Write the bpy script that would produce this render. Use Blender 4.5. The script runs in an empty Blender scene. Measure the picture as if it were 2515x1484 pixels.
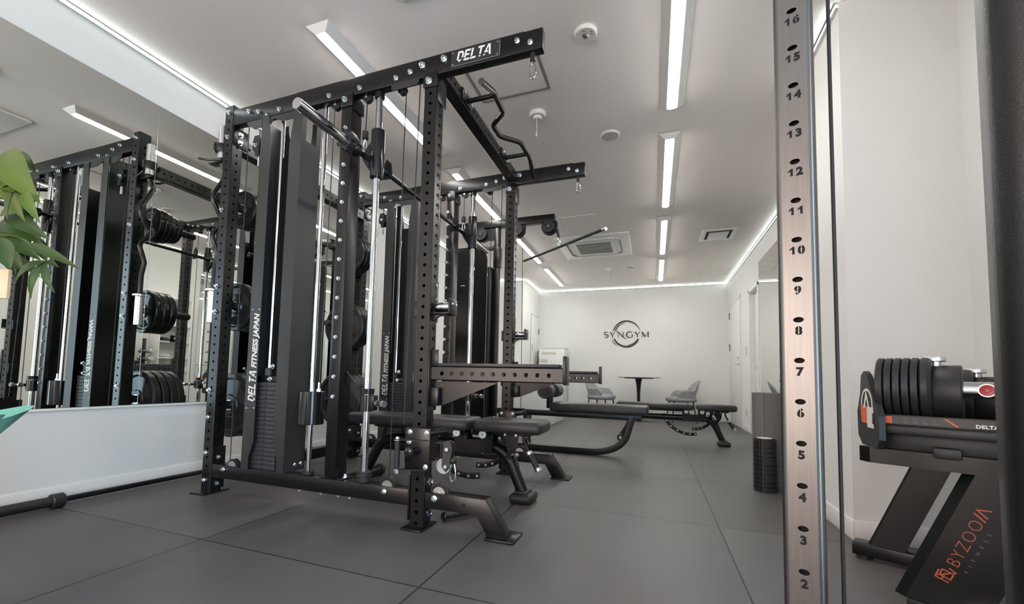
import bpy, bmesh, math, random
from mathutils import Vector, Matrix
random.seed(7)
PI = math.pi
S = bpy.context.scene
COL = S.collection

# ------------------------------------------------------------------ camera
yaw, pit, rol = -3.68144843e-01, 6.65545142e-02, 2.48423482e-02
FPX, CX, CY, W, H = 1076.669, 1191.808, 857.203, 2515.0, 1484.0
fw = Vector((math.sin(yaw)*math.cos(pit), math.cos(yaw)*math.cos(pit), math.sin(pit)))
r0 = Vector((math.cos(yaw), -math.sin(yaw), 0)); u0 = r0.cross(fw)
rt = r0*math.cos(rol) + u0*math.sin(rol); up = -r0*math.sin(rol) + u0*math.cos(rol)
cd = bpy.data.cameras.new('camera'); cam = bpy.data.objects.new('camera', cd); COL.objects.link(cam)
cd.sensor_fit = 'HORIZONTAL'; cd.sensor_width = 36.0; cd.lens = FPX/W*36.0
cd.shift_x = (W/2-CX)/W; cd.shift_y = (CY-H/2)/W; cd.clip_start = 0.02; cd.clip_end = 200
M = Matrix.Identity(4)
for i in range(3):
    M[i][0], M[i][1], M[i][2] = rt[i], up[i], -fw[i]
M.translation = Vector((0, 0, 0.70))
cam.matrix_world = M
S.camera = cam

# ------------------------------------------------------------------ world, exposure
S.view_settings.view_transform = 'Standard'; S.view_settings.look = 'None'
S.view_settings.gamma = 1.0; S.view_settings.use_curve_mapping = False
S.view_settings.exposure = 1.3
wd = bpy.data.worlds.new('World'); S.world = wd; wd.use_nodes = True
nt = wd.node_tree; nt.nodes.clear()
sky = nt.nodes.new('ShaderNodeTexSky'); sky.sky_type = 'HOSEK_WILKIE'; sky.turbidity = 5.0
sky.sun_direction = (0.3, 0.5, 0.8)
bg = nt.nodes.new('ShaderNodeBackground'); bg.inputs[1].default_value = 1.6
wo = nt.nodes.new('ShaderNodeOutputWorld')
nt.links.new(sky.outputs[0], bg.inputs[0]); nt.links.new(bg.outputs[0], wo.inputs[0])
TUBE_E, LED_E = 19.5, 7.5
try:
    S.cycles.max_bounces = 10; S.cycles.diffuse_bounces = 5; S.cycles.glossy_bounces = 5
    S.cycles.sample_clamp_indirect = 6.0; S.cycles.caustics_reflective = False
except Exception: pass

# room limits
XL, XR, YB, YF, ZC = -2.865, 1.30, 9.22, -2.6, 2.61

# daylight coming in through the big window on the right, behind the camera
ld = bpy.data.lights.new('window_daylight', 'AREA'); ld.shape = 'RECTANGLE'; ld.size = 2.7; ld.size_y = 1.25
ld.energy = 48; ld.color = (0.60, 0.81, 1.0)
lo = bpy.data.objects.new('window_daylight', ld); COL.objects.link(lo)
lo.location = (XR-0.02, -0.75, 0.96); lo.rotation_euler = (0, -PI/2, PI)
# warmer light through the curtained window in the wall behind the camera
ld2 = bpy.data.lights.new('curtain_daylight', 'AREA'); ld2.shape = 'RECTANGLE'; ld2.size = 1.9; ld2.size_y = 1.65
ld2.energy = 40; ld2.color = (1.0, 0.79, 0.68)
lo2 = bpy.data.objects.new('curtain_daylight', ld2); COL.objects.link(lo2)
lo2.location = (-1.825, YF+0.03, 1.15); lo2.rotation_euler = (PI/2, 0, 0)

# ------------------------------------------------------------------ materials
def mat(name, col, rough=0.5, metal=0.0, var=0.08, scale=30.0, bump=0.0, spec=0.5, coat=0.0, aniso=None, emit=None, es=0.0):
    m = bpy.data.materials.new(name); m.use_nodes = True
    n = m.node_tree.nodes; l = m.node_tree.links
    b = n['Principled BSDF']
    b.inputs['Roughness'].default_value = rough; b.inputs['Metallic'].default_value = metal
    b.inputs['Specular IOR Level'].default_value = spec
    if coat: b.inputs['Coat Weight'].default_value = coat; b.inputs['Coat Roughness'].default_value = 0.15
    tc = n.new('ShaderNodeTexCoord')
    src = tc.outputs['Object']
    if aniso:
        mp = n.new('ShaderNodeMapping'); mp.inputs['Scale'].default_value = aniso
        l.new(src, mp.inputs[0]); src = mp.outputs[0]
    nz = n.new('ShaderNodeTexNoise'); nz.inputs['Scale'].default_value = scale; nz.inputs['Detail'].default_value = 4
    l.new(src, nz.inputs['Vector'])
    mr = n.new('ShaderNodeMapRange'); mr.inputs['To Min'].default_value = 1-var; mr.inputs['To Max'].default_value = 1+var
    l.new(nz.outputs['Fac'], mr.inputs['Value'])
    mx = n.new('ShaderNodeMix'); mx.data_type = 'RGBA'; mx.blend_type = 'MULTIPLY'; mx.inputs['Factor'].default_value = 1
    mx.inputs['A'].default_value = (*col, 1); l.new(mr.outputs[0], mx.inputs['B'])
    l.new(mx.outputs['Result'], b.inputs['Base Color'])
    if bump:
        bp = n.new('ShaderNodeBump'); bp.inputs['Strength'].default_value = bump; bp.inputs['Distance'].default_value = 0.002
        l.new(nz.outputs['Fac'], bp.inputs['Height']); l.new(bp.outputs[0], b.inputs['Normal'])
    if emit:
        b.inputs['Emission Color'].default_value = (*emit, 1); b.inputs['Emission Strength'].default_value = es
    return m

WALL = mat('wall_paint', (0.80, 0.80, 0.775), 0.75, var=0.015, scale=6, bump=0.05)
CEIL = mat('ceiling_paint', (0.87, 0.825, 0.785), 0.85, var=0.02, scale=5, bump=0.05)
BASEB = mat('baseboard_vinyl', (0.78, 0.77, 0.75), 0.5, var=0.03, scale=8)
WHITE = mat('white_enamel', (0.80, 0.80, 0.78), 0.4, var=0.02)
DOORW = mat('door_paint', (0.80, 0.80, 0.775), 0.5, var=0.02)
GRILL = mat('grey_grille', (0.25, 0.24, 0.22), 0.6)
LAMPW = mat('lamp_housing', (0.78, 0.76, 0.73), 0.5, var=0.02)
TUBE = mat('lamp_tube', (0.9, 0.9, 0.9), 0.5, emit=(1.0, 0.975, 0.945), es=TUBE_E)
LED = mat('led_tape', (0.9, 0.9, 0.9), 0.5, emit=(0.86, 1.0, 0.98), es=LED_E)
BLACK = mat('black_powder_coat', (0.0062, 0.0058, 0.0060), 0.29, var=0.15, scale=120, bump=0.02, spec=0.42)
BLACK2 = mat('black_satin_sheet', (0.030, 0.0295, 0.030), 0.38, var=0.1, scale=60)
GLOSSB = mat('gloss_black', (0.012, 0.012, 0.014), 0.14, var=0.1)
RUBB = mat('black_rubber', (0.018, 0.018, 0.018), 0.5, var=0.2, scale=60, bump=0.08)
PLATE = mat('plate_rubber', (0.010, 0.010, 0.011), 0.30, var=0.2, scale=40)
PLAST = mat('black_plastic', (0.017, 0.017, 0.018), 0.45, var=0.12, scale=200, bump=0.06)
TEXB = mat('textured_black_powder', (0.005, 0.005, 0.0055), 0.27, var=0.3, scale=700, bump=0.35, spec=0.5)
DORANGE = mat('dull_orange_print', (0.50, 0.10, 0.045), 0.6, var=0.08)
VINYL = mat('black_vinyl', (0.030, 0.030, 0.032), 0.40, var=0.12, scale=300, bump=0.10)
STACK = mat('stack_iron', (0.035, 0.037, 0.044), 0.5, var=0.15, scale=60)
CHROME = mat('chrome', (0.62, 0.63, 0.64), 0.07, 1.0, var=0.03)
ZINC = mat('zinc_bolt', (0.70, 0.74, 0.76), 0.25, 1.0, var=0.08, scale=80)
STEEL = mat('brushed_stainless', (0.190, 0.182, 0.174), 0.36, 1.0, var=0.2, scale=6, aniso=(60, 60, 1.2), bump=0.03)
ALU = mat('knurled_alu', (0.72, 0.72, 0.72), 0.3, 1.0, var=0.08)
INK = mat('white_print', (0.85, 0.86, 0.82), 0.5, var=0.02)
DARK = mat('dark_hole', (0.006, 0.006, 0.006), 0.8, var=0.1)
ORANGE = mat('orange_print', (0.80, 0.14, 0.06), 0.5, var=0.05)
RED = mat('red_button', (0.45, 0.02, 0.03), 0.3, var=0.05)
GREYF = mat('grey_fabric', (0.34, 0.35, 0.36), 0.9, var=0.45, scale=18, bump=0.3)
LEAF = mat('leaf_green', (0.026, 0.058, 0.010), 0.5, var=0.4, scale=9, spec=0.3)
LEAF2 = mat('young_leaf_green', (0.072, 0.112, 0.012), 0.5, var=0.35, scale=9, spec=0.3)
WOODT = mat('pale_wood', (0.66, 0.47, 0.30), 0.6, var=0.12, scale=4, aniso=(1, 1, 14))
TEAL = mat('teal_wrap', (0.20, 0.50, 0.41), 0.7, var=0.15, scale=12, bump=0.2)
BARK = mat('bark', (0.20, 0.13, 0.07), 0.8, var=0.3, scale=20, bump=0.4)
SIGNB = mat('sign_black', (0.012, 0.012, 0.012), 0.4, var=0.05)
MATG = mat('grey_foam_mat', (0.17, 0.162, 0.16), 0.8, var=0.08, scale=40)
OUTL = mat('outlet_cream', (0.62, 0.61, 0.53), 0.5, var=0.03)
BRONZE = mat('brown_frame', (0.16, 0.09, 0.05), 0.5, var=0.15)
BAGS = mat('clear_film', (0.45, 0.45, 0.46), 0.25, var=0.4, scale=25)
CHECK = mat('checker_plate', (0.62, 0.62, 0.60), 0.32, 1.0, var=0.1)
TABLET = mat('table_top', (0.85, 0.84, 0.81), 0.4, var=0.04)

# mirror
MIRROR = bpy.data.materials.new('mirror_glass'); MIRROR.use_nodes = True
_b = MIRROR.node_tree.nodes['Principled BSDF']; _b.inputs['Metallic'].default_value = 1; _b.inputs['Roughness'].default_value = 0.0
_n = MIRROR.node_tree.nodes.new('ShaderNodeTexNoise'); _n.inputs['Scale'].default_value = 2
_r = MIRROR.node_tree.nodes.new('ShaderNodeValToRGB'); _r.color_ramp.elements[0].color = (0.83, 0.86, 0.81, 1); _r.color_ramp.elements[1].color = (0.86, 0.88, 0.835, 1)
MIRROR.node_tree.links.new(_n.outputs['Fac'], _r.inputs[0]); MIRROR.node_tree.links.new(_r.outputs[0], _b.inputs['Base Color'])
MEDGE = mat('mirror_edge', (0.70, 0.72, 0.70), 0.2, 0.6)
# window glass
GLASS = bpy.data.materials.new('window_glass'); GLASS.use_nodes = True
_b = GLASS.node_tree.nodes['Principled BSDF']; _b.inputs['Roughness'].default_value = 0.0; _b.inputs['Transmission Weight'].default_value = 1.0; _b.inputs['IOR'].default_value = 1.02
_b.inputs['Base Color'].default_value = (0.95, 0.98, 0.98, 1)

# rubber floor tiles with seams
FLOOR = bpy.data.materials.new('rubber_floor_tiles'); FLOOR.use_nodes = True
def _floor():
    n = FLOOR.node_tree.nodes; l = FLOOR.node_tree.links; b = n['Principled BSDF']
    g = n.new('ShaderNodeNewGeometry'); sx = n.new('ShaderNodeSeparateXYZ'); l.new(g.outputs['Position'], sx.inputs[0])
    def ma(op, a, bb=None):
        k = n.new('ShaderNodeMath'); k.operation = op
        for i, v in enumerate((a, bb)):
            if v is None: continue
            if isinstance(v, (int, float)): k.inputs[i].default_value = v
            else: l.new(v, k.inputs[i])
        return k.outputs[0]
    tx = ma('DIVIDE', ma('SUBTRACT', sx.outputs[0], 0.297), 1.028); ty = ma('DIVIDE', ma('SUBTRACT', sx.outputs[1], 1.335), 1.14)
    dx = ma('MULTIPLY', ma('MINIMUM', ma('FRACT', tx), ma('SUBTRACT', 1.0, ma('FRACT', tx))), 1.028)
    dy = ma('MULTIPLY', ma('MINIMUM', ma('FRACT', ty), ma('SUBTRACT', 1.0, ma('FRACT', ty))), 1.14)
    d = ma('MINIMUM', dx, dy)
    seam = ma('LESS_THAN', d, 0.0038)
    cv = n.new('ShaderNodeCombineXYZ'); l.new(ma('FLOOR', tx), cv.inputs[0]); l.new(ma('FLOOR', ty), cv.inputs[1])
    wn = n.new('ShaderNodeTexWhiteNoise'); wn.noise_dimensions = '2D'; l.new(cv.outputs[0], wn.inputs['Vector'])
    n1 = n.new('ShaderNodeTexNoise'); n1.inputs['Scale'].default_value = 3.5; n1.inputs['Detail'].default_value = 6; l.new(g.outputs['Position'], n1.inputs['Vector'])
    n2 = n.new('ShaderNodeTexNoise'); n2.inputs['Scale'].default_value = 420; n2.inputs['Detail'].default_value = 2; l.new(g.outputs['Position'], n2.inputs['Vector'])
    val = ma('ADD', 0.65, ma('ADD', ma('MULTIPLY', wn.outputs['Value'], 0.30), ma('ADD', ma('MULTIPLY', n1.outputs['Fac'], 0.25), ma('MULTIPLY', n2.outputs['Fac'], 0.25))))
    val = ma('MULTIPLY', val, ma('SUBTRACT', 1.0, ma('MULTIPLY', seam, 0.75)))
    mx = n.new('ShaderNodeMix'); mx.data_type = 'RGBA'; mx.blend_type = 'MULTIPLY'; mx.inputs['Factor'].default_value = 1
    mx.inputs['A'].default_value = (0.094, 0.089, 0.088, 1); l.new(val, mx.inputs['B'])
    l.new(mx.outputs['Result'], b.inputs['Base Color'])
    b.inputs['Roughness'].default_value = 0.46; b.inputs['Specular IOR Level'].default_value = 0.45
    bp = n.new('ShaderNodeBump'); bp.inputs['Strength'].default_value = 0.25; bp.inputs['Distance'].default_value = 0.002
    hh = ma('ADD', ma('MULTIPLY', n2.outputs['Fac'], 0.35), ma('MINIMUM', ma('MULTIPLY', d, 250.0), 1.0)); l.new(hh, bp.inputs['Height'])
    l.new(bp.outputs[0], b.inputs['Normal'])
_floor()

# ------------------------------------------------------------------ mesh builder
def V(*a): return Vector(a)
class MB:
    def __init__(s): s.v = []; s.f = []; s.mi = []; s.cur = 0
    def add(s, vs, fs):
        o = len(s.v); s.v += [Vector(x) for x in vs]; s.f += [tuple(i+o for i in f) for f in fs]; s.mi += [s.cur]*len(fs); return s
    def addbm(s, bm):
        bm.verts.ensure_lookup_table(); bm.verts.index_update()
        s.add([v.co.copy() for v in bm.verts], [[v.index for v in f.verts] for f in bm.faces]); bm.free(); return s
    def box(s, a, b, bev=0.0, seg=2, M=None):
        a = Vector(a); b = Vector(b); c = (a+b)/2; d = b-a
        bm = bmesh.new(); bmesh.ops.create_cube(bm, size=1)
        for v in bm.verts: v.co = Vector((v.co.x*d.x, v.co.y*d.y, v.co.z*d.z))+c
        if bev: bmesh.ops.bevel(bm, geom=list(bm.edges), offset=min(bev, 0.49*min(abs(d.x), abs(d.y), abs(d.z))), segments=seg, profile=0.5, affect='EDGES')
        if M is not None: bm.transform(M)
        return s.addbm(bm)
    def cyl(s, p0, p1, r, n=16, r2=None, cap=True, bev=0.0):
        p0 = Vector(p0); p1 = Vector(p1); r2 = r if r2 is None else r2
        if bev:
            L = (p1-p0).length; return s.lathe([(0, 0), (r-bev, 0), (r, bev), (r2, L-bev), (r2-bev, L), (0, L)], p0, p1-p0, n)
        t = (p1-p0).normalized(); a = t.orthogonal().normalized(); b = t.cross(a)
        vs = []
        for p, rr in ((p0, r), (p1, r2)):
            for i in range(n): vs.append(p+(a*math.cos(2*PI*i/n)+b*math.sin(2*PI*i/n))*rr)
        fs = [(i, (i+1) % n, n+(i+1) % n, n+i) for i in range(n)]
        if cap: fs += [tuple(range(n-1, -1, -1)), tuple(range(n, 2*n))]
        return s.add(vs, fs)
    def lathe(s, prof, o, ax, n=24, close=False):
        o = Vector(o); t = Vector(ax).normalized(); a = t.orthogonal().normalized(); b = t.cross(a)
        vs = []; fs = []; idx = []
        for r, h in prof:
            if r < 1e-6: vs.append(o+t*h); idx.append([len(vs)-1]*n)
            else:
                idx.append(list(range(len(vs), len(vs)+n)))
                for i in range(n): vs.append(o+t*h+(a*math.cos(2*PI*i/n)+b*math.sin(2*PI*i/n))*r)
        rings = list(zip(idx, idx[1:])) + ([(idx[-1], idx[0])] if close else [])
        for A, B in rings:
            for i in range(n):
                j = (i+1) % n
                q = [A[i], A[j], B[j], B[i]]; q2 = []
                for k in q:
                    if k not in q2: q2.append(k)
                if len(q2) > 2: fs.append(tuple(q2))
        return s.add(vs, fs)
    def tube(s, path, r, n=10, closed=False, cap=True):
        P = [Vector(p) for p in path]; N = len(P)
        T = []
        for i in range(N):
            if closed: t = P[(i+1) % N]-P[i-1]
            else: t = P[min(i+1, N-1)]-P[max(i-1, 0)]
            T.append(t.normalized())
        a = T[0].orthogonal().normalized(); vs = []
        for i in range(N):
            a = (a-T[i]*a.dot(T[i])).normalized(); b = T[i].cross(a)
            rr = r[i] if isinstance(r, (list, tuple)) else r
            for k in range(n): vs.append(P[i]+(a*math.cos(2*PI*k/n)+b*math.sin(2*PI*k/n))*rr)
        fs = []
        for i in range(N if closed else N-1):
            j = (i+1) % N
            for k in range(n): fs.append((i*n+k, i*n+(k+1) % n, j*n+(k+1) % n, j*n+k))
        if cap and not closed: fs += [tuple(range(n-1, -1, -1)), tuple(range((N-1)*n, N*n))]
        return s.add(vs, fs)
    def sweep(s, path, w, h, side, r=0.006):
        # rounded rectangular bar swept along a planar path; w along side, h across
        P = [Vector(p) for p in path]; side = Vector(side).normalized(); N = len(P); prof = []
        for cx_, cy_, a0 in ((w/2-r, h/2-r, 0), (-w/2+r, h/2-r, PI/2), (-w/2+r, -h/2+r, PI), (w/2-r, -h/2+r, 1.5*PI)):
            for k in range(4): prof.append((cx_+r*math.cos(a0+k*PI/6), cy_+r*math.sin(a0+k*PI/6)))
        n = len(prof); vs = []
        for i in range(N):
            d1 = (P[i]-P[i-1]).normalized() if i else (P[1]-P[0]).normalized()
            d2 = (P[i+1]-P[i]).normalized() if i < N-1 else d1
            t = (d1+d2).normalized(); up_ = side.cross(t).normalized(); k = 1/max(0.3, t.dot(d1))
            for x, y in prof: vs.append(P[i]+side*x+up_*y*k)
        fs = [(i*n+k, i*n+(k+1) % n, (i+1)*n+(k+1) % n, (i+1)*n+k) for i in range(N-1) for k in range(n)]
        fs += [tuple(range(n-1, -1, -1)), tuple(range((N-1)*n, N*n))]
        return s.add(vs, fs)
    def prism(s, poly, o, u, v, d):
        # polygon (a,b) in plane o+a*u+b*v extruded by vector d
        o = Vector(o); u = Vector(u); v = Vector(v); d = Vector(d); n = len(poly)
        p = [o+u*a+v*b for a, b in poly]
        vs = p+[q+d for q in p]
        fs = [tuple(range(n-1, -1, -1)), tuple(range(n, 2*n))]+[(i, (i+1) % n, n+(i+1) % n, n+i) for i in range(n)]
        return s.add(vs, fs)
    def perf(s, o, u, v, L, Wd, holes, r, nrm, dep=0.004, n=12, rb=None):
        # flat strip L(u) x Wd(v) with round holes (position along u), rims sunk by dep against nrm
        o = Vector(o); u = Vector(u); v = Vector(v); nrm = Vector(nrm)
        hs = sorted(h for h in holes if r*1.2 < h < L-r*1.2)
        if not hs: return s.add([o, o+u*L, o+u*L+v*Wd, o+v*Wd], [(0, 1, 2, 3)])
        cuts = [0]+[(a+b)/2 for a, b in zip(hs, hs[1:])]+[L]
        for h, c0, c1 in zip(hs, cuts, cuts[1:]):
            x0, x1, y0, y1 = c0-h, c1-h, -Wd/2, Wd/2
            ang = [2*PI*k/n for k in range(n)]+[math.atan2(y, x) % (2*PI) for x in (x0, x1) for y in (y0, y1)]
            ang = sorted(set(round(a, 5) for a in ang)); c = o+u*h+v*(Wd/2); m = len(ang)
            inn, out, low = [], [], []
            for a in ang:
                ca, sa = math.cos(a), math.sin(a)
                k = min((x1/ca if ca > 1e-6 else x0/ca if ca < -1e-6 else 1e9), (y1/sa if sa > 1e-6 else y0/sa if sa < -1e-6 else 1e9))
                out.append(c+u*(ca*k)+v*(sa*k)); rx = r; ry = rb or r
                inn.append(c+u*(ca*rx)+v*(sa*ry)); low.append(c+u*(ca*rx)+v*(sa*ry)-nrm*dep)
            fs = []
            for i in range(m):
                j = (i+1) % m
                fs += [(i, j, m+j, m+i), (m+i, m+j, 2*m+j, 2*m+i)]
            s.add(out+inn+low, fs)
        return s
    def post(s, x0, x1, y0, y1, z0, z1, hx=(), hy=(), r=0.0085, c=0.005, axis='z', cap=True, hx2=None):
        # hollow square tube along axis, holes on +-x faces (hx) and +-y faces (hy) at coordinates along the axis
        A = {'z': (V(1, 0, 0), V(0, 1, 0), V(0, 0, 1)), 'x': (V(0, 1, 0), V(0, 0, 1), V(1, 0, 0)), 'y': (V(0, 0, 1), V(1, 0, 0), V(0, 1, 0))}[axis]
        lo = V(x0, y0, z0); hi = V(x1, y1, z1)
        a, b, t = A; la, ha = lo.dot(a), hi.dot(a); lb, hb = lo.dot(b), hi.dot(b); lt, ht = lo.dot(t), hi.dot(t); L = ht-lt
        HX = [h-lt for h in hx]; HY = [h-lt for h in hy]
        P = lambda pa, pb, pt: a*pa+b*pb+t*pt
        for pa, nn in ((la, -a), (ha, a)): s.perf(P(pa, lb+c, lt), t, b, L, hb-lb-2*c, HX, r, nn)
        for pb, nn in ((lb, -b), (hb, b)): s.perf(P(la+c, pb, lt), t, a, L, ha-la-2*c, HY, r, nn)
        for ca, cb, a0 in ((ha-c, hb-c, 0), (la+c, hb-c, PI/2), (la+c, lb+c, PI), (ha-c, lb+c, 1.5*PI)):
            vs = []
            for k in range(4):
                q = a0+k*PI/6
                for pt in (lt, ht): vs.append(P(ca+c*math.cos(q), cb+c*math.sin(q), pt))
            s.add(vs, [(2*k, 2*k+2, 2*k+3, 2*k+1) for k in range(3)])
        if cap:
            for pt in (lt, ht):
                vs = [P(ca+c*math.cos(a0+k*PI/6), cb+c*math.sin(a0+k*PI/6), pt) for ca, cb, a0 in ((ha-c, hb-c, 0), (la+c, hb-c, PI/2), (la+c, lb+c, PI), (ha-c, lb+c, 1.5*PI)) for k in range(4)]
                s.add(vs, [tuple(range(16))])
        return s
    def holetab(s): return s
    def xf(s, M):
        s.v = [M @ v for v in s.v]; return s

ORG = {}
def mesh_from(name, mb, m):
    me = bpy.data.meshes.new(name)
    lo = Vector((min(v[i] for v in mb.v) for i in range(3))); hi = Vector((max(v[i] for v in mb.v) for i in range(3)))
    return me, lo, hi
def finish(me, mb, c, m, ang=35):
    me.from_pydata([v-c for v in mb.v], [], mb.f)
    ms = m if isinstance(m, (list, tuple)) else [m]
    for k in ms: me.materials.append(k)
    if len(ms) > 1: me.polygons.foreach_set('material_index', mb.mi)
    bm = bmesh.new(); bm.from_mesh(me); bmesh.ops.recalc_face_normals(bm, faces=bm.faces); bm.to_mesh(me); bm.free()
    me.polygons.foreach_set('use_smooth', [True]*len(me.polygons)); me.set_sharp_from_angle(angle=math.radians(ang)); me.update()
def link(o, parent=None):
    COL.objects.link(o)
    if parent: o.parent = parent
def part(name, mb, m, parent, label=None, kind=None):
    me, lo, hi = mesh_from(name, mb, m); c = (lo+hi)/2
    finish(me, mb, c, m); o = bpy.data.objects.new(name, me); link(o, parent)
    o.location = c-ORG[parent.name]; ORG[o.name] = c
    if label: o['label'] = label
    if kind: o['kind'] = kind
    return o
def tag(o, label, cat, group=None, kind=None):
    if label: o['label'] = label
    if cat: o['category'] = cat
    if group: o['group'] = group
    if kind: o['kind'] = kind
    return o
def thing(name, label, cat, loc=(0, 0, 0), rz=0.0, group=None, world=False):
    o = bpy.data.objects.new(name, None); COL.objects.link(o); o.location = loc; o.rotation_euler = (0, 0, rz); o.empty_display_size = 0.1
    ORG[o.name] = Vector(loc) if world else Vector((0, 0, 0))
    return tag(o, label, cat, group)
def solo(name, mb, m, label, cat, group=None, kind=None):
    me, lo, hi = mesh_from(name, mb, m); c = Vector(((lo.x+hi.x)/2, (lo.y+hi.y)/2, lo.z))
    finish(me, mb, c, m); o = bpy.data.objects.new(name, me); link(o); o.location = c; ORG[o.name] = c
    return tag(o, label, cat, group, kind)
def struct(name, mb, m, parent=None):
    if parent: return part(name, mb, m, parent)
    return solo(name, mb, m, None, None, kind='structure')
def place(name, src, loc, parent, rot=(0, 0, 0), sc=1.0):
    o = bpy.data.objects.new(name, src); link(o, parent); o.location = Vector(loc)-ORG[parent.name]; o.rotation_euler = rot
    if sc != 1.0: o.scale = (sc, sc, sc)
    return o
def copy_tree(o, parent=None):
    c = o.copy(); COL.objects.link(c); c.parent = parent
    for ch in list(o.children): copy_tree(ch, c)
    return c
def text_mb(s, size, o, u, v, nrm, shear=0.0, off=0.0, depth=0.0006, spacing=1.0, align='LEFT', res=4):
    cu = bpy.data.curves.new('txt', 'FONT'); cu.body = s; cu.size = size; cu.shear = shear; cu.offset = off; cu.extrude = depth/2; cu.space_character = spacing
    cu.align_x = align; cu.resolution_u = res
    ob = bpy.data.objects.new('txt', cu); COL.objects.link(ob)
    bpy.context.view_layer.update()
    me = bpy.data.meshes.new_from_object(ob.evaluated_get(bpy.context.evaluated_depsgraph_get()))
    o = Vector(o); u = Vector(u); v = Vector(v); nrm = Vector(nrm)
    mb = MB(); mb.add([o+u*p.co.x+v*p.co.y+nrm*(p.co.z+depth/2) for p in me.vertices], [tuple(p.vertices) for p in me.polygons])
    bpy.data.objects.remove(ob); bpy.data.curves.remove(cu); bpy.data.meshes.remove(me)
    return mb
def arcp(c, r, a0, a1, n, u, v):
    c = Vector(c); u = Vector(u); v = Vector(v)
    return [c+u*(r*math.cos(a0+(a1-a0)*i/n))+v*(r*math.sin(a0+(a1-a0)*i/n)) for i in range(n+1)]
def raw_mesh(name, mb, m):
    me = bpy.data.meshes.new(name); finish(me, mb, Vector((0, 0, 0)), m); return me
# bold slanted block capitals with a stencil slash, for the maker's plate
def block_word(word, x0, h, gap, o, u, v, nrm, shear=0.22, d=0.0012):
    o = Vector(o); u = Vector(u); v = Vector(v); nrm = Vector(nrm); mb = MB(); t = 0.17; x = x0
    G = {'D': (0.62, [[(0, 0), (t, 0), (t, 1), (0, 1)], [(t, 1-t), (t, 1), (.42, 1), (.62, .78), (.62, .34), (.46, .34), (.46, .72), (.36, 1-t)], [(0, 0), (.34, 0), (.50, .2), (.36, .2), (.30, t), (0, t)]]),
         'E': (0.56, [[(0, .26), (t, .26), (t, 1), (0, 1)], [(t, 1-t), (.56, 1-t), (.56, 1), (t, 1)], [(t, .44), (.48, .44), (.48, .6), (t, .6)], [(0, 0), (.56, 0), (.56, t), (0, t)]]),
         'L': (0.54, [[(0, .26), (t, .26), (t, 1), (0, 1)], [(0, 0), (.54, 0), (.54, t), (0, t)]]),
         'T': (0.60, [[(0, 1-t), (.60, 1-t), (.60, 1), (0, 1)], [(.22, .24), (.22+t, .24), (.22+t, 1-t), (.22, 1-t)], [(.22, 0), (.22+t, 0), (.22+t, .12), (.22, .12)]]),
         'A': (0.70, [[(.24, 1), (.46, 1), (.70, 0), (.52, 0), (.33, .82)], [(.24, 1), (.33, .82), (.16, .25), (0, .25)], [(.16, .25), (.40, .25), (.36, .40), (.2, .40)], [(-.06, 0), (.10, 0), (.13, .12), (-.02, .12)]])}
    for ch in word:
        w, polys = G[ch]
        for p in polys: mb.prism([(x+(a+shear*b)*h, b*h) for a, b in p], o, u, v, nrm*d)
        x += (w+gap)*h
    return mb, x

# ================================================================== THE ROOM
PX, PY0, PY1 = 0.857, 2.54, 3.10          # column on the right wall
BX, BY = -2.324, 7.97                     # boxed-out corner at the back left
T = 0.12
struct('floor', MB().box((XL-T, YF-T, -0.1), (XR+T, YB+T, 0)), FLOOR)
struct('ceiling', MB().box((XL-T, YF-T, ZC), (XR+T, YB+T, ZC+0.1)), CEIL)
struct('wall_left', MB().box((XL-T, YF-T, 0), (XL, YB+T, ZC)), WALL)
struct('wall_back', MB().box((XL, YB, 0), (XR, YB+T, ZC)), WALL)
struct('wall_corner', MB().box((XL, BY, 0), (BX, YB, ZC)), WALL)
struct('wall_column', MB().box((PX, PY0, 0), (XR, PY1, ZC)), WALL)
wr = MB()
D2a, D2b, D2h = 6.72, 7.26, 2.03
WY0, WY1, WZ0, WZ1 = -2.15, 0.65, 0.30, 1.62
wr.box((XR, YF-T, 0), (XR+T, WY0, ZC)).box((XR, WY0, 0), (XR+T, WY1, WZ0)).box((XR, WY0, WZ1), (XR+T, WY1, ZC)).box((XR, WY1, 0), (XR+T, D2a, ZC)).box((XR, D2b, 0), (XR+T, YB+T, ZC)).box((XR, D2a, D2h), (XR+T, D2b, ZC))
struct('wall_right', wr, WALL)
# wall behind the camera; the wide window is in the right wall beside the camera
FX0, FX1, FZ0, FZ1 = -2.8, -0.85, .30, 2.0
struct('wall_front', MB().box((XL, YF-T, 0), (FX0, YF, ZC)).box((FX1, YF-T, 0), (XR, YF, ZC)).box((FX0, YF-T, 0), (FX1, YF, FZ0)).box((FX0, YF-T, FZ1), (FX1, YF, ZC)), WALL)
wn = MB()
for a, b in ((FX0, FX0+.05), (FX1-.05, FX1), (-1.85, -1.80)): wn.box((a, YF-.08, FZ0), (b, YF-.02, FZ1))
for a, b in ((FZ0, FZ0+.05), (FZ1-.05, FZ1)): wn.box((FX0+.05, YF-.08, a), (FX1-.05, YF-.02, b))
win2 = struct('window_2', wn, BRONZE)
part('glass', MB().box((FX0+.05, YF-.055, FZ0+.05), (FX1-.05, YF-.05, FZ1-.05)), GLASS, win2)
wn = MB()
for a, b in ((WY0, WY0+.05), (WY1-.05, WY1), ((WY0+WY1)/2-.03, (WY0+WY1)/2+.03)): wn.box((XR+.02, a, WZ0), (XR+.08, b, WZ1))
for a, b in ((WZ0, WZ0+.05), (WZ1-.05, WZ1)): wn.box((XR+.02, WY0+.05, a), (XR+.08, WY1-.05, b))
win = struct('window_1', wn, BRONZE)
part('glass', MB().box((XR+.05, WY0+.05, WZ0+.05), (XR+.055, WY1-.05, WZ1-.05)), GLASS, win)
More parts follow.
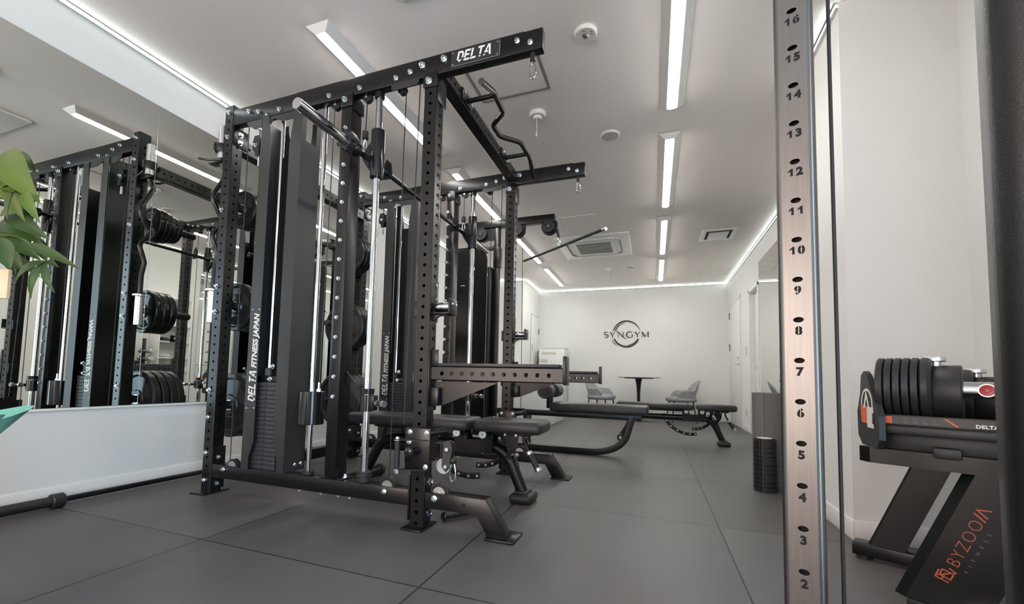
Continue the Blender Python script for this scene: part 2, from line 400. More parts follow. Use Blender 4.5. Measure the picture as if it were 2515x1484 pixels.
# baseboards
def bb(name, a, b): struct(name, MB().box(a, b, 0.002), BASEB)
BH, BT = 0.09, 0.006
bb('baseboard_left', (XL, YF, 0), (XL+BT, BY, BH)); bb('baseboard_back', (BX, YB-BT, 0), (XR, YB, BH))
bb('baseboard_right', (XR-BT, PY1, 0), (XR, D2a-.05, BH)); bb('baseboard_right', (XR-BT, D2b+.04, 0), (XR, 7.93, BH))
bb('baseboard_right', (XR-BT, YF, 0), (XR, PY0, BH))
bb('baseboard_column', (PX-BT, PY0-BT, 0), (PX, PY1, BH)); bb('baseboard_column', (PX, PY0-BT, 0), (XR-BT, PY0, BH))
bb('baseboard_corner', (BX, BY, 0), (BX+BT, 8.52, BH)); bb('baseboard_corner', (XL+BT, BY-BT, 0), (BX+BT, BY, BH))

# led tapes in aluminium channels along the top of the walls
def led(a, b, side, label):
    a = Vector(a); b = Vector(b); d = (b-a).normalized(); side = Vector(side)
    t = thing('led_strip', label, 'led strip', (a+b)/2, group=None, world=True)
    def bar(z0, z1, w0, w1):
        mb = MB(); z = V(0, 0, 1)
        mb.prism([(w0, z0), (w1, z0), (w1, z1), (w0, z1)], a, side, z, b-a); return mb
    ch = bar(-.012, -.002, 0, .014); lp = bar(-.0275, -.0245, 0, .0135); ch.add(lp.v, lp.f)
    part('channel', ch, ALU, t)
    part('diffuser', bar(-.024, -.013, 0, .011), LED, t)
zt = ZC
led((XL, YF+.02, zt), (XL, BY, zt), (1, 0, 0), 'long white led strip where the mirrored left wall meets the ceiling')
led((BX, BY, zt), (BX, YB-.02, zt), (1, 0, 0), 'short white led strip over the boxed-out corner by the back wall')
led((XL+.02, BY, zt), (BX, BY, zt), (0, -1, 0), 'short white led strip above the narrow wall behind the pulldown machine')
led((BX+.02, YB, zt), (XR-.02, YB, zt), (0, -1, 0), 'white led strip along the top of the back wall above the round logo')
led((XR, PY1+.02, zt), (XR, YB, zt), (-1, 0, 0), 'white led strip along the top of the right wall above the doors')
led((PX, PY0, zt), (PX, PY1, zt), (-1, 0, 0), 'short white led strip at the top of the wall column behind the numbered post')

# mirrors on the left wall
seams = [0.548, 1.704, 2.86, 4.0]
LB = ['leftmost mirror panel on the left wall above the white dado', 'middle mirror panel on the left wall beside the near rack end',
      'far mirror panel on the left wall seen between the rack posts']
for i in range(3):
    mb = MB(); mb.box((XL+.001, seams[i]+.0015, 0.4925), (XL+.006, seams[i+1]-.0015, 2.334))
    t = thing('wall_mirror', LB[i], 'mirror', (XL, (seams[i]+seams[i+1])/2, .4925), group=None, world=True)
    part('mirror_panel', mb, MIRROR, t)
    part('mirror_edge', MB().box((XL+.001, seams[i+1]-.0014, .4925), (XL+.0064, seams[i+1]+.0004, 2.334)), MEDGE, t)
struct('trim_1', MB().box((XL, seams[0], .478), (XL+.012, seams[-1], .4905), .002), WHITE)
# mirror on the right wall
t = thing('wall_mirror', 'tall mirror on the right wall next to the recessed door', 'mirror', (XR, 5.9, .5), world=True)
part('mirror_panel', MB().box((XR-.006, 5.0, .5), (XR-.001, 6.62, 2.33)), MIRROR, t)
part('mirror_edge', MB().box((XR-.007, 6.62, .5), (XR-.001, 6.627, 2.33)), MEDGE, t)

# doors
def lever(mb, o, along, out):
    o = Vector(o); along = Vector(along); out = Vector(out)
    mb.cyl(o, o+out*.012, .026, 20); mb.cyl(o+out*.012, o+out*.05, .009, 12)
    mb.tube([o+out*.05, o+out*.052+along*.04, o+out*.05+along*.12], .008, 10)
    mb.cyl(o+V(0, 0, .10), o+V(0, 0, .10)+out*.02, .02, 18)
d1 = struct('door_1', MB().box((XR-.012, 7.992, .010), (XR-.002, 8.958, 2.105), .003), DOORW)
part('door_gap_shade', MB().box((XR-.004, 7.981, .002), (XR-.0012, 8.969, 2.114)), GRILL, d1)  # grey sheet behind the slab stands in for the shadow line round the door
fr = MB()
for a, b in ((7.945, 7.98), (8.97, 9.01)): fr.box((XR-.006, a, 0), (XR, b, 2.15))
fr.box((XR-.006, 7.945, 2.115), (XR, 9.01, 2.15)); part('door_frame', fr, WHITE, d1)
mb = MB(); lever(mb, (XR-.012, 8.115, 1.03), (0, 1, 0), (-1, 0, 0)); part('door_handle', mb, ALU, d1)
for z in (1.93, 1.36, .25): part('hinge', MB().cyl((XR-.018, 8.985, z-.06), (XR-.018, 8.985, z+.06), .010, 10), GRILL, d1)
d2 = struct('door_2', MB().box((XR+.06, D2a+.005, .006), (XR+.10, D2b-.005, D2h-.005), .003), DOORW)
fr = MB()
for a, b in ((D2a-.045, D2a), (D2b, D2b+.045)): fr.box((XR-.012, a, 0), (XR-.0005, b, D2h+.05), .002)
fr.box((XR-.012, D2a-.045, D2h), (XR-.0005, D2b+.045, D2h+.05), .002); part('door_frame', fr, WHITE, d2)
mb = MB(); lever(mb, (XR+.06, 6.90, .93), (0, 1, 0), (-1, 0, 0)); part('door_handle', mb, ALU, d2)
d3 = struct('door_3', MB().box((BX+.003, 8.56, .010), (BX+.011, 9.14, 2.02), .003), DOORW)
part('door_gap_shade', MB().box((BX+.001, 8.548, .002), (BX+.004, 9.152, 2.032)), GRILL, d3)  # shadow line at the door edges, drawn as a slightly larger grey sheet
for z in (1.72, 1.12): part('hinge', MB().cyl((BX+.016, 9.15, z-.06), (BX+.016, 9.15, z+.06), .008, 10), DARK, d3)
part('door_handle', MB().box((BX+.010, 8.62, 1.28), (BX+.018, 8.64, 1.42), .002), GRILL, d3)

# switches and outlets
def outlet(loc, out, w, h, label, cat, n):
    o = Vector(loc); out = Vector(out); s = out.cross(V(0, 0, 1))
    t = thing('wall_outlet' if cat == 'outlet' else 'light_switch', label, cat, o, world=True)
    mb = MB(); mb.prism([(-w/2, -h/2), (w/2, -h/2), (w/2, h/2), (-w/2, h/2)], o, s, V(0, 0, 1), out*.008); part('cover_plate', mb, OUTL, t)
    for k in range(n):
        c = o+V(0, 0, (k-(n-1)/2)*h*.62/n)
        mb = MB(); mb.prism([(-w*.2, -h*.2/n), (w*.2, -h*.2/n), (w*.2, h*.2/n), (-w*.2, h*.2/n)], c+out*.0085, s, V(0, 0, 1), out*.002)
        part('socket' if cat == 'outlet' else 'rocker', mb, GRILL if cat == 'outlet' else WHITE, t)
outlet((XL, 3.11, .215), (1, 0, 0), .08, .125, 'cream wall outlet low on the left wall behind the weight stack', 'outlet', 2)
outlet((XL, 5.37, 1.35), (1, 0, 0), .12, .125, 'cream wall outlet high on the left wall behind the near rack upright', 'outlet', 2)
outlet((XR, 7.55, 1.20), (-1, 0, 0), .07, .125, 'cream light switch between the two doors on the right wall', 'switch', 1)
outlet((XR, 7.60, .28), (-1, 0, 0), .07, .12, 'cream wall outlet low between the two doors on the right wall', 'outlet', 2)

# ------------------------------------------------------------------ ceiling fittings
def lamp(x, y0, y1, label, lit=True):
    t = thing('ceiling_light', label, 'ceiling light', (x, (y0+y1)/2, ZC), group='long batten ceiling lights', world=True)
    h = .036; w = .078; iw = .034
    mb = MB()
    P = [(-w, 0), (w, 0), (iw, -h), (-iw, -h)]
    vs = [(x+a, y0, ZC+b) for a, b in P[:2]]+[(x+a, y0+.03, ZC+b) for a, b in P[2:]]+[(x+a, y1, ZC+b) for a, b in P[:2]]+[(x+a, y1-.03, ZC+b) for a, b in P[2:]]
    mb.add(vs, [(0, 1, 2, 3), (4, 7, 6, 5), (0, 3, 7, 4), (1, 5, 6, 2), (3, 2, 6, 7)])
    part('housing', mb, LAMPW, t)
    mb = MB()
    prof = [(-.030, -h), (-.028, -h-.004), (-.018, -h-.008), (0, -h-.010), (.018, -h-.008), (.028, -h-.004), (.030, -h)]
    mb.prism(prof, (x, y0+.045, ZC-.001), (1, 0, 0), (0, 0, 1), (0, y1-y0-.09, 0)); part('tube', mb, TUBE if lit else WHITE, t)
LN = ['nearest batten light of the right-hand ceiling row', 'second batten light from the camera in the right-hand ceiling row', 'third batten light from the camera in the right-hand ceiling row', 'farthest batten light of the right-hand ceiling row']
for i, (a, b) in enumerate(((1.70, 3.17), (3.51, 4.98), (5.34, 6.82), (7.10, 8.62))): lamp(0.116, a, b, LN[i])
LN = ['nearest batten light of the left ceiling row, crossed by the rack top beam', 'second batten light of the left ceiling row, behind the rack cables', 'third batten light of the left ceiling row, above the pulldown bar', 'farthest batten light of the left ceiling row near the back wall']
for i, (a, b) in enumerate(((1.77, 3.25), (3.52, 4.95), (5.34, 6.83), (7.17, 8.63))): lamp(-1.715, a, b, LN[i])
for x, s in ((0.116, 'right'), (-1.715, 'left')):
    lamp(x, -0.10, 1.37, 'unlit batten light behind the camera in the %s ceiling row' % s, False)
    lamp(x, -1.95, -0.48, 'unlit batten light nearest the back windows in the %s ceiling row' % s, False)

def cassette(x0, x1, y0, y1, label):
    t = thing('air_conditioner', label, 'air conditioner', ((x0+x1)/2, (y0+y1)/2, ZC), world=True)
    cx, cy = (x0+x1)/2, (y0+y1)/2
    part('panel', MB().box((x0, y0, ZC-.022), (x1, y1, ZC), .008), WHITE, t)
    g = MB(); gx, gy = (x1-x0)*.25, (y1-y0)*.25
    g.box((cx-gx-.03, cy-gy-.03, ZC-.034), (cx+gx+.03, cy+gy+.03, ZC-.022), .004); part('grille_frame', g, WHITE, t)
    for k in range(4):
        yy = cy-gy+.02+k*(2*gy-.02)/4
        part('grille', MB().box((cx-gx+.01, yy, ZC-.0365), (cx+gx-.01, yy+(2*gy-.02)/4-.02, ZC-.034)), GRILL, t)
    for sx, sy in ((1, 0), (-1, 0), (0, 1), (0, -1)):
        a = .37*(x1-x0) if sx else .30*(x1-x0); b = .37*(y1-y0) if sy else .30*(y1-y0)
        m = MB()
        if sx: m.tube([(cx+sx*a-sx*.05, cy-b-.05, ZC-.024), (cx+sx*a, cy-b+.04, ZC-.026), (cx+sx*a, cy+b-.04, ZC-.026), (cx+sx*a-sx*.05, cy+b+.05, ZC-.024)], .012, 8)
        else: m.tube([(cx-a-.05, cy+sy*b-sy*.05, ZC-.024), (cx-a+.04, cy+sy*b, ZC-.026), (cx+a-.04, cy+sy*b, ZC-.026), (cx+a+.05, cy+sy*b-sy*.05, ZC-.024)], .012, 8)
        part('air_slot', m, GRILL if sx else WHITE, t)
cassette(-1.265, -.30, 5.73, 6.78, 'white square air conditioner cassette in the ceiling above the pulldown bar')
cassette(-1.20, -.25, 0.74, 1.79, 'white air conditioner cassette over the camera, seen only in the left mirror')

def hatch(x0, x1, y0, y1, label, m, w=.016):
    mb = MB()
    mb.box((x0, y0, ZC-.005), (x1, y0+w, ZC)).box((x0, y1-w, ZC-.005), (x1, y1, ZC)).box((x0, y0+w, ZC-.005), (x0+w, y1-w, ZC)).box((x1-w, y0+w, ZC-.005), (x1, y1-w, ZC))
    t = thing('ceiling_hatch', label, 'access hatch', ((x0+x1)/2, (y0+y1)/2, ZC), world=True)
    part('hatch_frame', mb, m, t)
    part('hatch_panel', MB().box((x0+w+.003, y0+w+.003, ZC-.003), (x1-w-.003, y1-w-.003, ZC)), CEIL, t)
hatch(-1.105, -.63, 2.235, 2.71, 'grey framed access hatch in the ceiling behind the pull-up handles', GRILL)
hatch(-1.065, -.635, 5.02, 5.48, 'white framed access hatch in front of the air conditioner cassette', LAMPW)
hatch(.745, 1.20, 7.98, 8.52, 'white framed access hatch in the far right corner of the ceiling', LAMPW, .02)

t = thing('air_vent', 'square ceiling air vent with dark slots right of the lamp row', 'air vent', (.765, 6.18, ZC), world=True)
part('vent_frame', MB().box((.568, 5.965, ZC-.010), (.962, 6.415, ZC), .004), WHITE, t)
for a, b in (((.62, 6.02), (.91, 6.055)), ((.62, 6.06), (.65, 6.34)), ((.88, 6.06), (.91, 6.34))):
    part('slot', MB().box((a[0], a[1], ZC-.013), (b[0], b[1], ZC-.010)), DARK, t)

def disc_fit(name, label, cat, x, y, r, h, parts_):
    t = thing(name, label, cat, (x, y, ZC), world=True)
    part('base', MB().lathe([(0, 0), (r, 0), (r, -h*.5), (r*.9, -h), (0, -h)], (x, y, ZC), (0, 0, 1), 32), LAMPW, t)
    parts_(t); return t
def em(t):
    x, y = -.35, 2.316
    part('lens', MB().lathe([(0, -.030), (.012, -.028), (.018, -.022), (.018, -.02)], (x, y, ZC), (0, 0, 1), 20), CHROME, t)
    for dx, dy in ((.035, -.02), (.035, .0)): part('indicator', MB().cyl((x+dx, y+dy, ZC-.0215), (x+dx, y+dy, ZC-.020), .005, 10), GRILL, t)
    for dx, dy in ((-.01, -.035), (-.004, -.04), (.002, -.035), (-.004, -.03)): part('vent_hole', MB().cyl((x+dx, y+dy, ZC-.0212), (x+dx, y+dy, ZC-.020), .002, 8), DARK, t)
disc_fit('emergency_light', 'round white emergency light between the rack and the right lamp row', 'emergency light', -.35, 2.316, .062, .020, em)
def sm(x, y):
    def f(t):
        part('sensor', MB().lathe([(0, -.05), (.025, -.048), (.03, -.03), (.03, -.028)], (x, y, ZC), (0, 0, 1), 20), LAMPW, t)
        part('pull_cord', MB().tube([(x, y-.02, ZC-.03), (x+.002, y-.02, ZC-.10), (x, y-.02, ZC-.165)], .002, 6).cyl((x, y-.02, ZC-.185), (x, y-.02, ZC-.16), .005, 8), WHITE, t)
    return f
disc_fit('smoke_detector', 'white smoke detector with a hanging cord behind the pull-up handles', 'smoke detector', -.78, 2.95, .058, .028, sm(-.78, 2.95))
disc_fit('smoke_detector', 'small white smoke detector with a cord near the back wall', 'smoke detector', -.724, 7.606, .058, .028, sm(-.724, 7.606))
def spk(x, y):
    def f(t):
        for r in (.055, .038, .02): part('ring', MB().lathe([(r-.006, -.0125), (r, -.0125), (r, -.012), (r-.006, -.012)], (x, y, ZC), (0, 0, 1), 28), GRILL, t)
    return f
disc_fit('ceiling_speaker', 'round ceiling speaker with grille rings beside the right lamp row', 'speaker', -.318, 3.404, .075, .012, spk(-.318, 3.404))
disc_fit('ceiling_speaker', 'small flat round ceiling disc near the back wall', 'speaker', -.366, 7.565, .06, .012, spk(-.366, 7.565))

# ================================================================== BIG RACK: two side frames joined by cross beams
_m = MB(); _m.cyl((0, 0, 0), (0, -.003, 0), .0135, 18); _m.lathe([(0, -.013), (.0085, -.013), (.0105, -.0115), (.0105, -.003)], (0, 0, 0), (0, 1, 0), 6); _m.cyl((0, -.013, 0), (0, -.017, 0), .006, 10)
BOLT = raw_mesh('bolt', _m, ZINC)
_m = MB(); _m.cyl((0, 0, 0), (0, -.004, 0), .008, 14); _m.lathe([(0, -.008), (.006, -.008), (.0085, -.004)], (0, 0, 0), (0, 1, 0), 14)
BUTTON = raw_mesh('button_bolt', _m, ZINC)
def bolt(parent, x, y, z, face='-y', m=None, sc=1.0, name='bolt'):
    rot = {'-y': (0, 0, 0), '+x': (0, 0, PI/2), '-x': (0, 0, -PI/2), '+y': (0, 0, PI), '+z': (-PI/2, 0, 0), '-z': (PI/2, 0, 0)}[face]
    return place(name, m or BOLT, (x, y, z), parent, rot, sc)
def wheel_mb(c, ax, r, w=.024):
    mb = MB(); mb.lathe([(0, -w/2), (r*.35, -w/2), (r*.4, -w*.35), (r*.8, -w*.35), (r*.85, -w/2), (r, -w/2), (r*.9, 0), (r, w/2), (r*.85, w/2), (r*.8, w*.35), (r*.4, w*.35), (r*.35, w/2), (0, w/2)], c, ax, 28); return mb
def pulley(parent, c, ax, r, name='pulley'):
    p = part(name, wheel_mb(c, ax, r), PLAST, parent)
    a = Vector(ax).normalized(); c = Vector(c)
    part('axle_bolt', MB().cyl(c-a*.02, c+a*.02, .008, 12), ZINC, p); return p
def carabiner_mb(top, h=.075, w=.019, r=.0035):
    top = Vector(top); P = []
    for k in range(28):
        a = 2*PI*k/28; ww = w*(.62+.38*(.5-.5*math.cos(a)))
        P.append(top+V(math.sin(a)*ww, 0, -h/2+h/2*math.cos(a)))
    return MB().tube(P, r, 8, closed=True)

rack = thing('power_rack', 'large black double rack with smith bar, weight stacks and pull-up bar by the mirror', 'power rack', (-1.6, 2.52, 0), world=True)
YN, DY = 1.832, 1.298
HZ = [2.099-.0507*i for i in range(42)]
def unit(d, far):
    y0 = YN+d; y1 = y0+.075; yc = y0+.038
    # ---- rear upright by the mirror
    hz = [2.223-.0505*i for i in range(43)]
    ru = part('rear_upright', MB().post(-2.454, -2.383, y0, y1, .008, 2.321, hx=hz, hy=hz, r=.0075), BLACK, rack)
    part('base_plate', MB().box((-2.475, y0-.05, 0), (-2.362, y1+.035, .008), .002), BLACK, ru)
    for x, z in ((-2.427, 2.279), (-2.427, 2.126), (-2.436, 1.671), (-2.436, 1.206), (-2.436, 1.053), (-2.442, .590), (-2.442, .431), (-2.440, .227), (-2.440, .071)): bolt(ru, x+.008, y0, z)
    gp = part('gusset_plate', MB().box((-2.383, y0+.004, 2.076), (-2.379, y1+.03, 2.192), .0015), BLACK, ru)
    for z in (2.155, 2.106): bolt(gp, -2.379, y0+.05, z, '+x', sc=1.15)
    gp = part('gusset_plate', MB().box((-2.383, y0+.004, .02), (-2.379, y1+.012, .262), .0015), BLACK, ru)
    for z in (.202, .051): bolt(gp, -2.379, y0+.04, z, '+x')
    # ---- mid upright with catch pins
    mu = part('mid_upright', MB().box((-1.571, y0, .170), (-1.502, y0+.09, 2.205), .004), BLACK, rack)
    part('top_bracket', MB().box((-1.576, y0-.006, 2.134), (-1.497, y0, 2.209), .004), BLACK, mu)
    part('side_bracket', MB().box((-1.502, y0+.006, 2.12), (-1.497, y0+.096, 2.192), .002), BLACK, mu)
    part('foot_bracket', MB().box((-1.605, y0+.006, .168), (-1.46, y0+.085, .175), .002), BLACK, mu)
    bolt(mu, -1.545, y0-.006, 2.172, sc=1.15)
    for x in (-1.588, -1.476): bolt(mu, x, y0+.045, .175, '+z', sc=1.2)
    for k in range(15):
        z = 2.017-.1022*k
        if z < .5: continue
        pm = MB()
        if far: pm.cyl((-1.536, y0, z), (-1.536, y0-.05, z), .008, 12).cyl((-1.536, y0-.05, z), (-1.536, y0-.058, z), .013, 14)
        else: pm.cyl((-1.536, y0, z), (-1.536, y0-.004, z), .0105, 14).cyl((-1.536, y0-.004, z), (-1.536, y0-.012, z), .0085, 8)
        part('catch_pin', pm, ZINC, mu)
    # ---- front upright
    fu = part('front_upright', MB().post(-1.067, -.994, y0, y1, .008, 2.20, hx=HZ, hy=HZ, r=.0083), BLACK, rack)
    part('number_slots', MB().add(*slots(-.9936, y0+.052, HZ)), DARK, fu)
    part('base_plate', MB().box((-1.082, y0-.053, 0), (-.974, y1+.03, .008), .002), BLACK, fu)
    part('top_bracket', MB().box((-1.071, y0-.006, 2.131), (-.990, y0, 2.205), .004), BLACK, fu)
    part('side_bracket', MB().box((-.994, y0+.004, 2.06), (-.990, y1+.02, 2.192), .002), BLACK, fu)
    bolt(fu, -1.037, y0-.006, 2.159, sc=1.3)
    part('foot_flange', MB().box((-.994, y0-.004, .03), (-.989, y1-.004, .235), .002).box((-1.076, y0-.004, .03), (-1.068, y0+.05, .235), .002), BLACK, fu)
    for z in (.205, .062): bolt(fu, -.989, y0+.045, z, '+x', sc=1.3)
    # ---- beams
    tb = part('top_beam', MB().box((-2.383, y0, 2.192), (-.470, y0+.047, 2.290), .004), BLACK, rack)
    part('end_cap', MB().box((-.470, y0+.001, 2.193), (-.467, y0+.046, 2.289), .001), PLAST, tb)
    part('cover_strip', MB().box((-1.9, y0+.006, 2.290), (-.556, y0+.041, 2.297), .002), BLACK, tb)
    for x, z in ((-2.252, 2.254), (-2.174, 2.236), (-2.014, 2.218), (-1.658, 2.221), (-1.457, 2.221), (-1.233, 2.224), (-1.150, 2.237), (-1.081, 2.255), (-.960, 2.259), (-.586, 2.253), (-.524, 2.230)): bolt(tb, x, y0, z, sc=1.25 if x in (-1.081, -.960) else 1.0)
    if not far:
        npn = part('name_plate', MB().prism([(-.921, 2.203), (-.672, 2.203), (-.667, 2.208), (-.667, 2.279), (-.672, 2.284), (-.921, 2.284)], (0, y0-.003, 0), (1, 0, 0), (0, 0, 1), (0, .003, 0)), BLACK2, rack)
        part('plate_edge', MB().box((-.672, y0-.0038, 2.206), (-.6695, y0-.003, 2.280)).box((-.92, y0-.0038, 2.2035), (-.675, y0-.003, 2.206)), GRILL, npn)
        lm, _ = block_word('DELTA', 0, .052, .10, (-.893, y0-.003, 2.2225), (1, 0, 0), (0, 0, 1), (0, -1, 0))
        part('lettering', lm, INK, npn)
        for x, z in ((-.912, 2.213), (-.912, 2.272), (-.682, 2.213), (-.682, 2.272)): bolt(npn, x, y0-.003, z, m=BUTTON, sc=.55, name='rivet')
    bbm = part('base_beam', MB().box((-2.379, y0+.003, .094), (-1.068, y0+.072, .168), .003), BLACK, rack)
    for x in (-2.285, -1.21): bolt(bbm, x, y0+.003, .145)
    for x in (-1.74, -1.60, -1.49, -1.42): bolt(bbm, x, y0+.02, .094, '-z', sc=.9)
    ft = [(-.994, .168), (-.688, .168), (-.585, .010), (-.678, .010), (-.726, .098), (-.994, .096)]
    ff = MB().prism(ft, (0, y0, 0), (1, 0, 0), (0, 0, 1), (0, .072, 0))
    bm = bmesh.new(); vv = [bm.verts.new(p) for p in ff.v]; [bm.faces.new([vv[i] for i in f]) for f in ff.f]
    bmesh.ops.bevel(bm, geom=list(bm.edges), offset=.003, segments=2, profile=.5, affect='EDGES')
    fm = MB().addbm(bm)
    fp = part('front_foot', fm, BLACK, rack)
    part('base_plate', MB().box((-.684, y0-.018, 0), (-.552, y0+.128, .010), .003), BLACK, fp)
    part('plate_slots', MB().box((-.60, y0+.085, .0101), (-.57, y0+.10, .0106)).box((-.60, y0+.0, .0101), (-.57, y0+.012, .0106)), DARK, fp)
    bolt(fp, -.938, y0, .145, sc=1.1)
    for x in (-.842, -.792): part('bolt_hole', MB().cyl((x, y0+.001, .133), (x, y0-.0004, .133), .009, 16), DARK, fp)
    # ---- weight stack with two sheet steel shrouds
    sl = MB()
    pl = [(-2.150, .165), (-2.096, .165), (-2.096, .235), (-2.066, .320), (-2.066, 2.06), (-2.090, 2.19), (-2.090, 2.215), (-2.140, 2.215)]
    pr_ = [(-1.842, .165), (-1.893, .165), (-1.893, .235), (-1.925, .330), (-1.925, 2.0), (-1.906, 2.12), (-1.906, 2.19), (-1.842, 2.19)]
    sy = y0+.150
    sl.prism(pl, (0, y0-.001, 0), (1, 0, 0), (0, 0, 1), (0, .003, 0)); sl.prism(pl, (0, sy-.003, 0), (1, 0, 0), (0, 0, 1), (0, .003, 0)); sl.box((-2.150, y0+.002, .165), (-2.147, sy-.003, 2.19))
    s1 = part('stack_shroud', sl, BLACK2, rack)
    bolt(s1, -2.112, y0-.001, 2.203, m=BUTTON)
    sr = MB(); sr.prism(pr_, (0, y0-.001, 0), (1, 0, 0), (0, 0, 1), (0, .003, 0)); sr.prism(pr_, (0, sy-.003, 0), (1, 0, 0), (0, 0, 1), (0, .003, 0))
    sr.box((-1.845, y0+.002, .165), (-1.842, sy-.003, 2.02)); sr.box((-1.845, y0+.002, 2.02), (-1.842, y0+.035, 2.19)); sr.box((-1.845, y0+.115, 2.02), (-1.842, sy-.003, 2.19))
    s2 = part('stack_shroud', sr, BLACK2, rack)
    for y in (y0+.075, y0+.118): bolt(s2, -1.842, y, .20, '+x', m=BUTTON, sc=1.3)
    o = V(-2.073, y0-.001, .535)
    lm, e = block_word('DELTA', 0, .052, .075, o, (0, 0, 1), (-1, 0, 0), (0, -1, 0), d=.0008)
    o2 = o+V(0, 0, e+.012)
    t2 = text_mb('FITNESS JAPAN', .052, o2+V(-.004, 0, 0), (0, 0, 1), (-1, 0, 0), (0, -1, 0), shear=.22, off=.0018, spacing=1.0)
    k = (1.035-o2.z)/max(1e-3, max(v.z for v in t2.v)-o2.z)
    for v in t2.v: v.z = o2.z+(v.z-o2.z)*k
    lm.add(t2.v, t2.f)
    for x, z in ((-2.127, 1.055), (-2.077, 1.056), (-2.131, .500), (-2.077, .503)): lm.cyl((x, y0-.001, z), (x, y0-.0025, z), .0038, 12)
    part('lettering', lm, INK, s1)
    ws = part('weight_stack_head', MB().box((-2.10, y0+.03, .6475), (-1.93, y0+.105, .682), .003), BLACK, rack)
    bolt(ws, -2.0, y0+.03, .665, sc=1.0)
    part('guide_collar', MB().cyl((-2.018, y0+.038, .682), (-2.018, y0+.038, .728), .024, 20, bev=.003), PLAST, ws)
    part('lift_rod', MB().cyl((-2.018, y0+.038, .72), (-2.018, y0+.038, 2.19), .011, 16), CHROME, ws)
    bolt(ws, -1.985, y0+.03, .735, sc=1.0)
    for k in range(20):
        z = .1665+.02405*k
        sp = part('stack_plate', MB().box((-2.135, y0+.025, z), (-1.93, y0+.11, z+.0225), .002), STACK, ws)
    ph = MB()
    for k in range(20): ph.cyl((-2.020, y0+.026, .1775+.02405*k), (-2.020, y0+.0246, .1775+.02405*k), .0058, 12)
    part('pin_holes', ph, DARK, ws)
    ck = part('stack_cheek', MB().box((-2.15, y0+.146, .17), (-1.85, y0+.149, .9)), BLACK2, ws)
    part('rear_cover', MB().box((-2.10, sy-.002, .17), (-1.90, sy, 2.0)), BLACK2, s1)
    part('head_bracket', MB().prism([(-2.27, 2.20), (-2.27, 2.175), (-2.21, 2.14), (-2.09, 2.14), (-2.06, 2.175), (-1.99, 2.148), (-1.90, 2.148), (-1.86, 2.20)], (0, y0+.004, 0), (1, 0, 0), (0, 0, 1), (0, .004, 0)), BLACK2, rack)
    # pulley block with cable beside the rear upright
    pb = part('pulley_block', MB().prism([(-2.235, 2.115), (-2.195, 2.115), (-2.190, 2.095), (-2.190, 2.06), (-2.197, 1.99), (-2.205, 1.985), (-2.222, 1.99), (-2.225, 2.015), (-2.245, 2.03), (-2.245, 2.08)], (0, y0+.03, 0), (1, 0, 0), (0, 0, 1), (0, .004, 0)).prism([(-2.235, 2.115), (-2.195, 2.115), (-2.19, 2.0), (-2.222, 2.0), (-2.245, 2.03)], (0, y0+.062, 0), (1, 0, 0), (0, 0, 1), (0, .004, 0)), BLACK, rack)
    bolt(pb, -2.22, y0+.03, 2.055, sc=.9); pulley(pb, (-2.218, y0+.048, 2.05), (0, 1, 0), .034)
    part('swivel', MB().cyl((-2.21, y0+.048, 1.985), (-2.21, y0+.048, 1.93), .007, 10), ZINC, pb)
    # ---- guide rods and smith parts
    r1 = part('counterweight_rod', MB().cyl((-1.709, yc, .168), (-1.709, yc, 2.194), .0128, 20), CHROME, rack)
    part('rod_bumper', MB().cyl((-1.709, yc, .168), (-1.709, yc, .19), .03, 20, bev=.003), RUBB, r1)
    cw = part('counterweight', MB().cyl((-1.709, yc, .433), (-1.709, yc, .607), .0665, 40, bev=.003), GLOSSB, rack)
    part('eye_bolt', MB().cyl((-1.663, yc, .607), (-1.663, yc, .655), .007, 12).cyl((-1.663, yc, .607), (-1.663, yc, .62), .012, 6), ZINC, cw)
    part('cable', MB().tube([(-1.663, yc, .65), (-1.655, yc, 1.4), (-1.648, yc, 2.17)], .0028, 6), RUBB, cw)
    r2 = part('smith_rod', MB().cyl((-1.355, yc, .168), (-1.355, yc, 2.194), .0175, 24), CHROME, rack)
    part('rod_bumper', MB().cyl((-1.355, yc, .168), (-1.355, yc, .221), .037, 28, bev=.004).lathe([(.038, .03), (.040, .034), (.038, .038)], (-1.355, yc, .168), (0, 0, 1), 28), RUBB, r2)
    part('top_collar', MB().cyl((-1.355, yc, 2.165), (-1.355, yc, 2.194), .026, 20), BLACK, r2)
    ca = part('smith_carriage', MB().lathe([(.019, 0), (.035, 0), (.0355, .003), (.0355, .25), (.035, .253), (.019, .253)], (-1.355, yc, 1.732), (0, 0, 1), 36), GLOSSB, rack)
    part('carriage_plate', MB().prism([(-1.385, 1.93), (-1.41, 1.91), (-1.44, 1.865), (-1.44, 1.84), (-1.415, 1.80), (-1.385, 1.76)], (0, yc-.012, 0), (1, 0, 0), (0, 0, 1), (0, .024, 0)), GLOSSB, ca)
    part('cable_stopper', MB().cyl((-1.437, yc, 1.955), (-1.437, yc, 2.0), .017, 16, bev=.004), RUBB, ca)
    part('carabiner', carabiner_mb((-1.437, yc, 1.955), .07, .014, .0035), ZINC, ca)
    part('cable', MB().tube([(-1.437, yc, 2.0), (-1.434, yc, 2.17)], .0028, 6), RUBB, ca)
    ls = part('smith_stop', MB().cyl((-1.355, yc, .519), (-1.355, yc, .602), .034, 32, bev=.002).cyl((-1.355, yc, .604), (-1.355, yc, .632), .033, 32, r2=.035), GLOSSB, rack)
    part('stop_block', MB().box((-1.345, yc-.02, .525), (-1.302, yc+.02, .60), .004), BLACK, ls)
    kn = part('pull_knob', MB().cyl((-1.302, yc-.02, .563), (-1.27, yc-.035, .563), .011, 16).cyl((-1.262, yc-.04, .563), (-1.228, yc-.055, .563), .012, 18), RUBB, ls, 'black knurled pull knob')
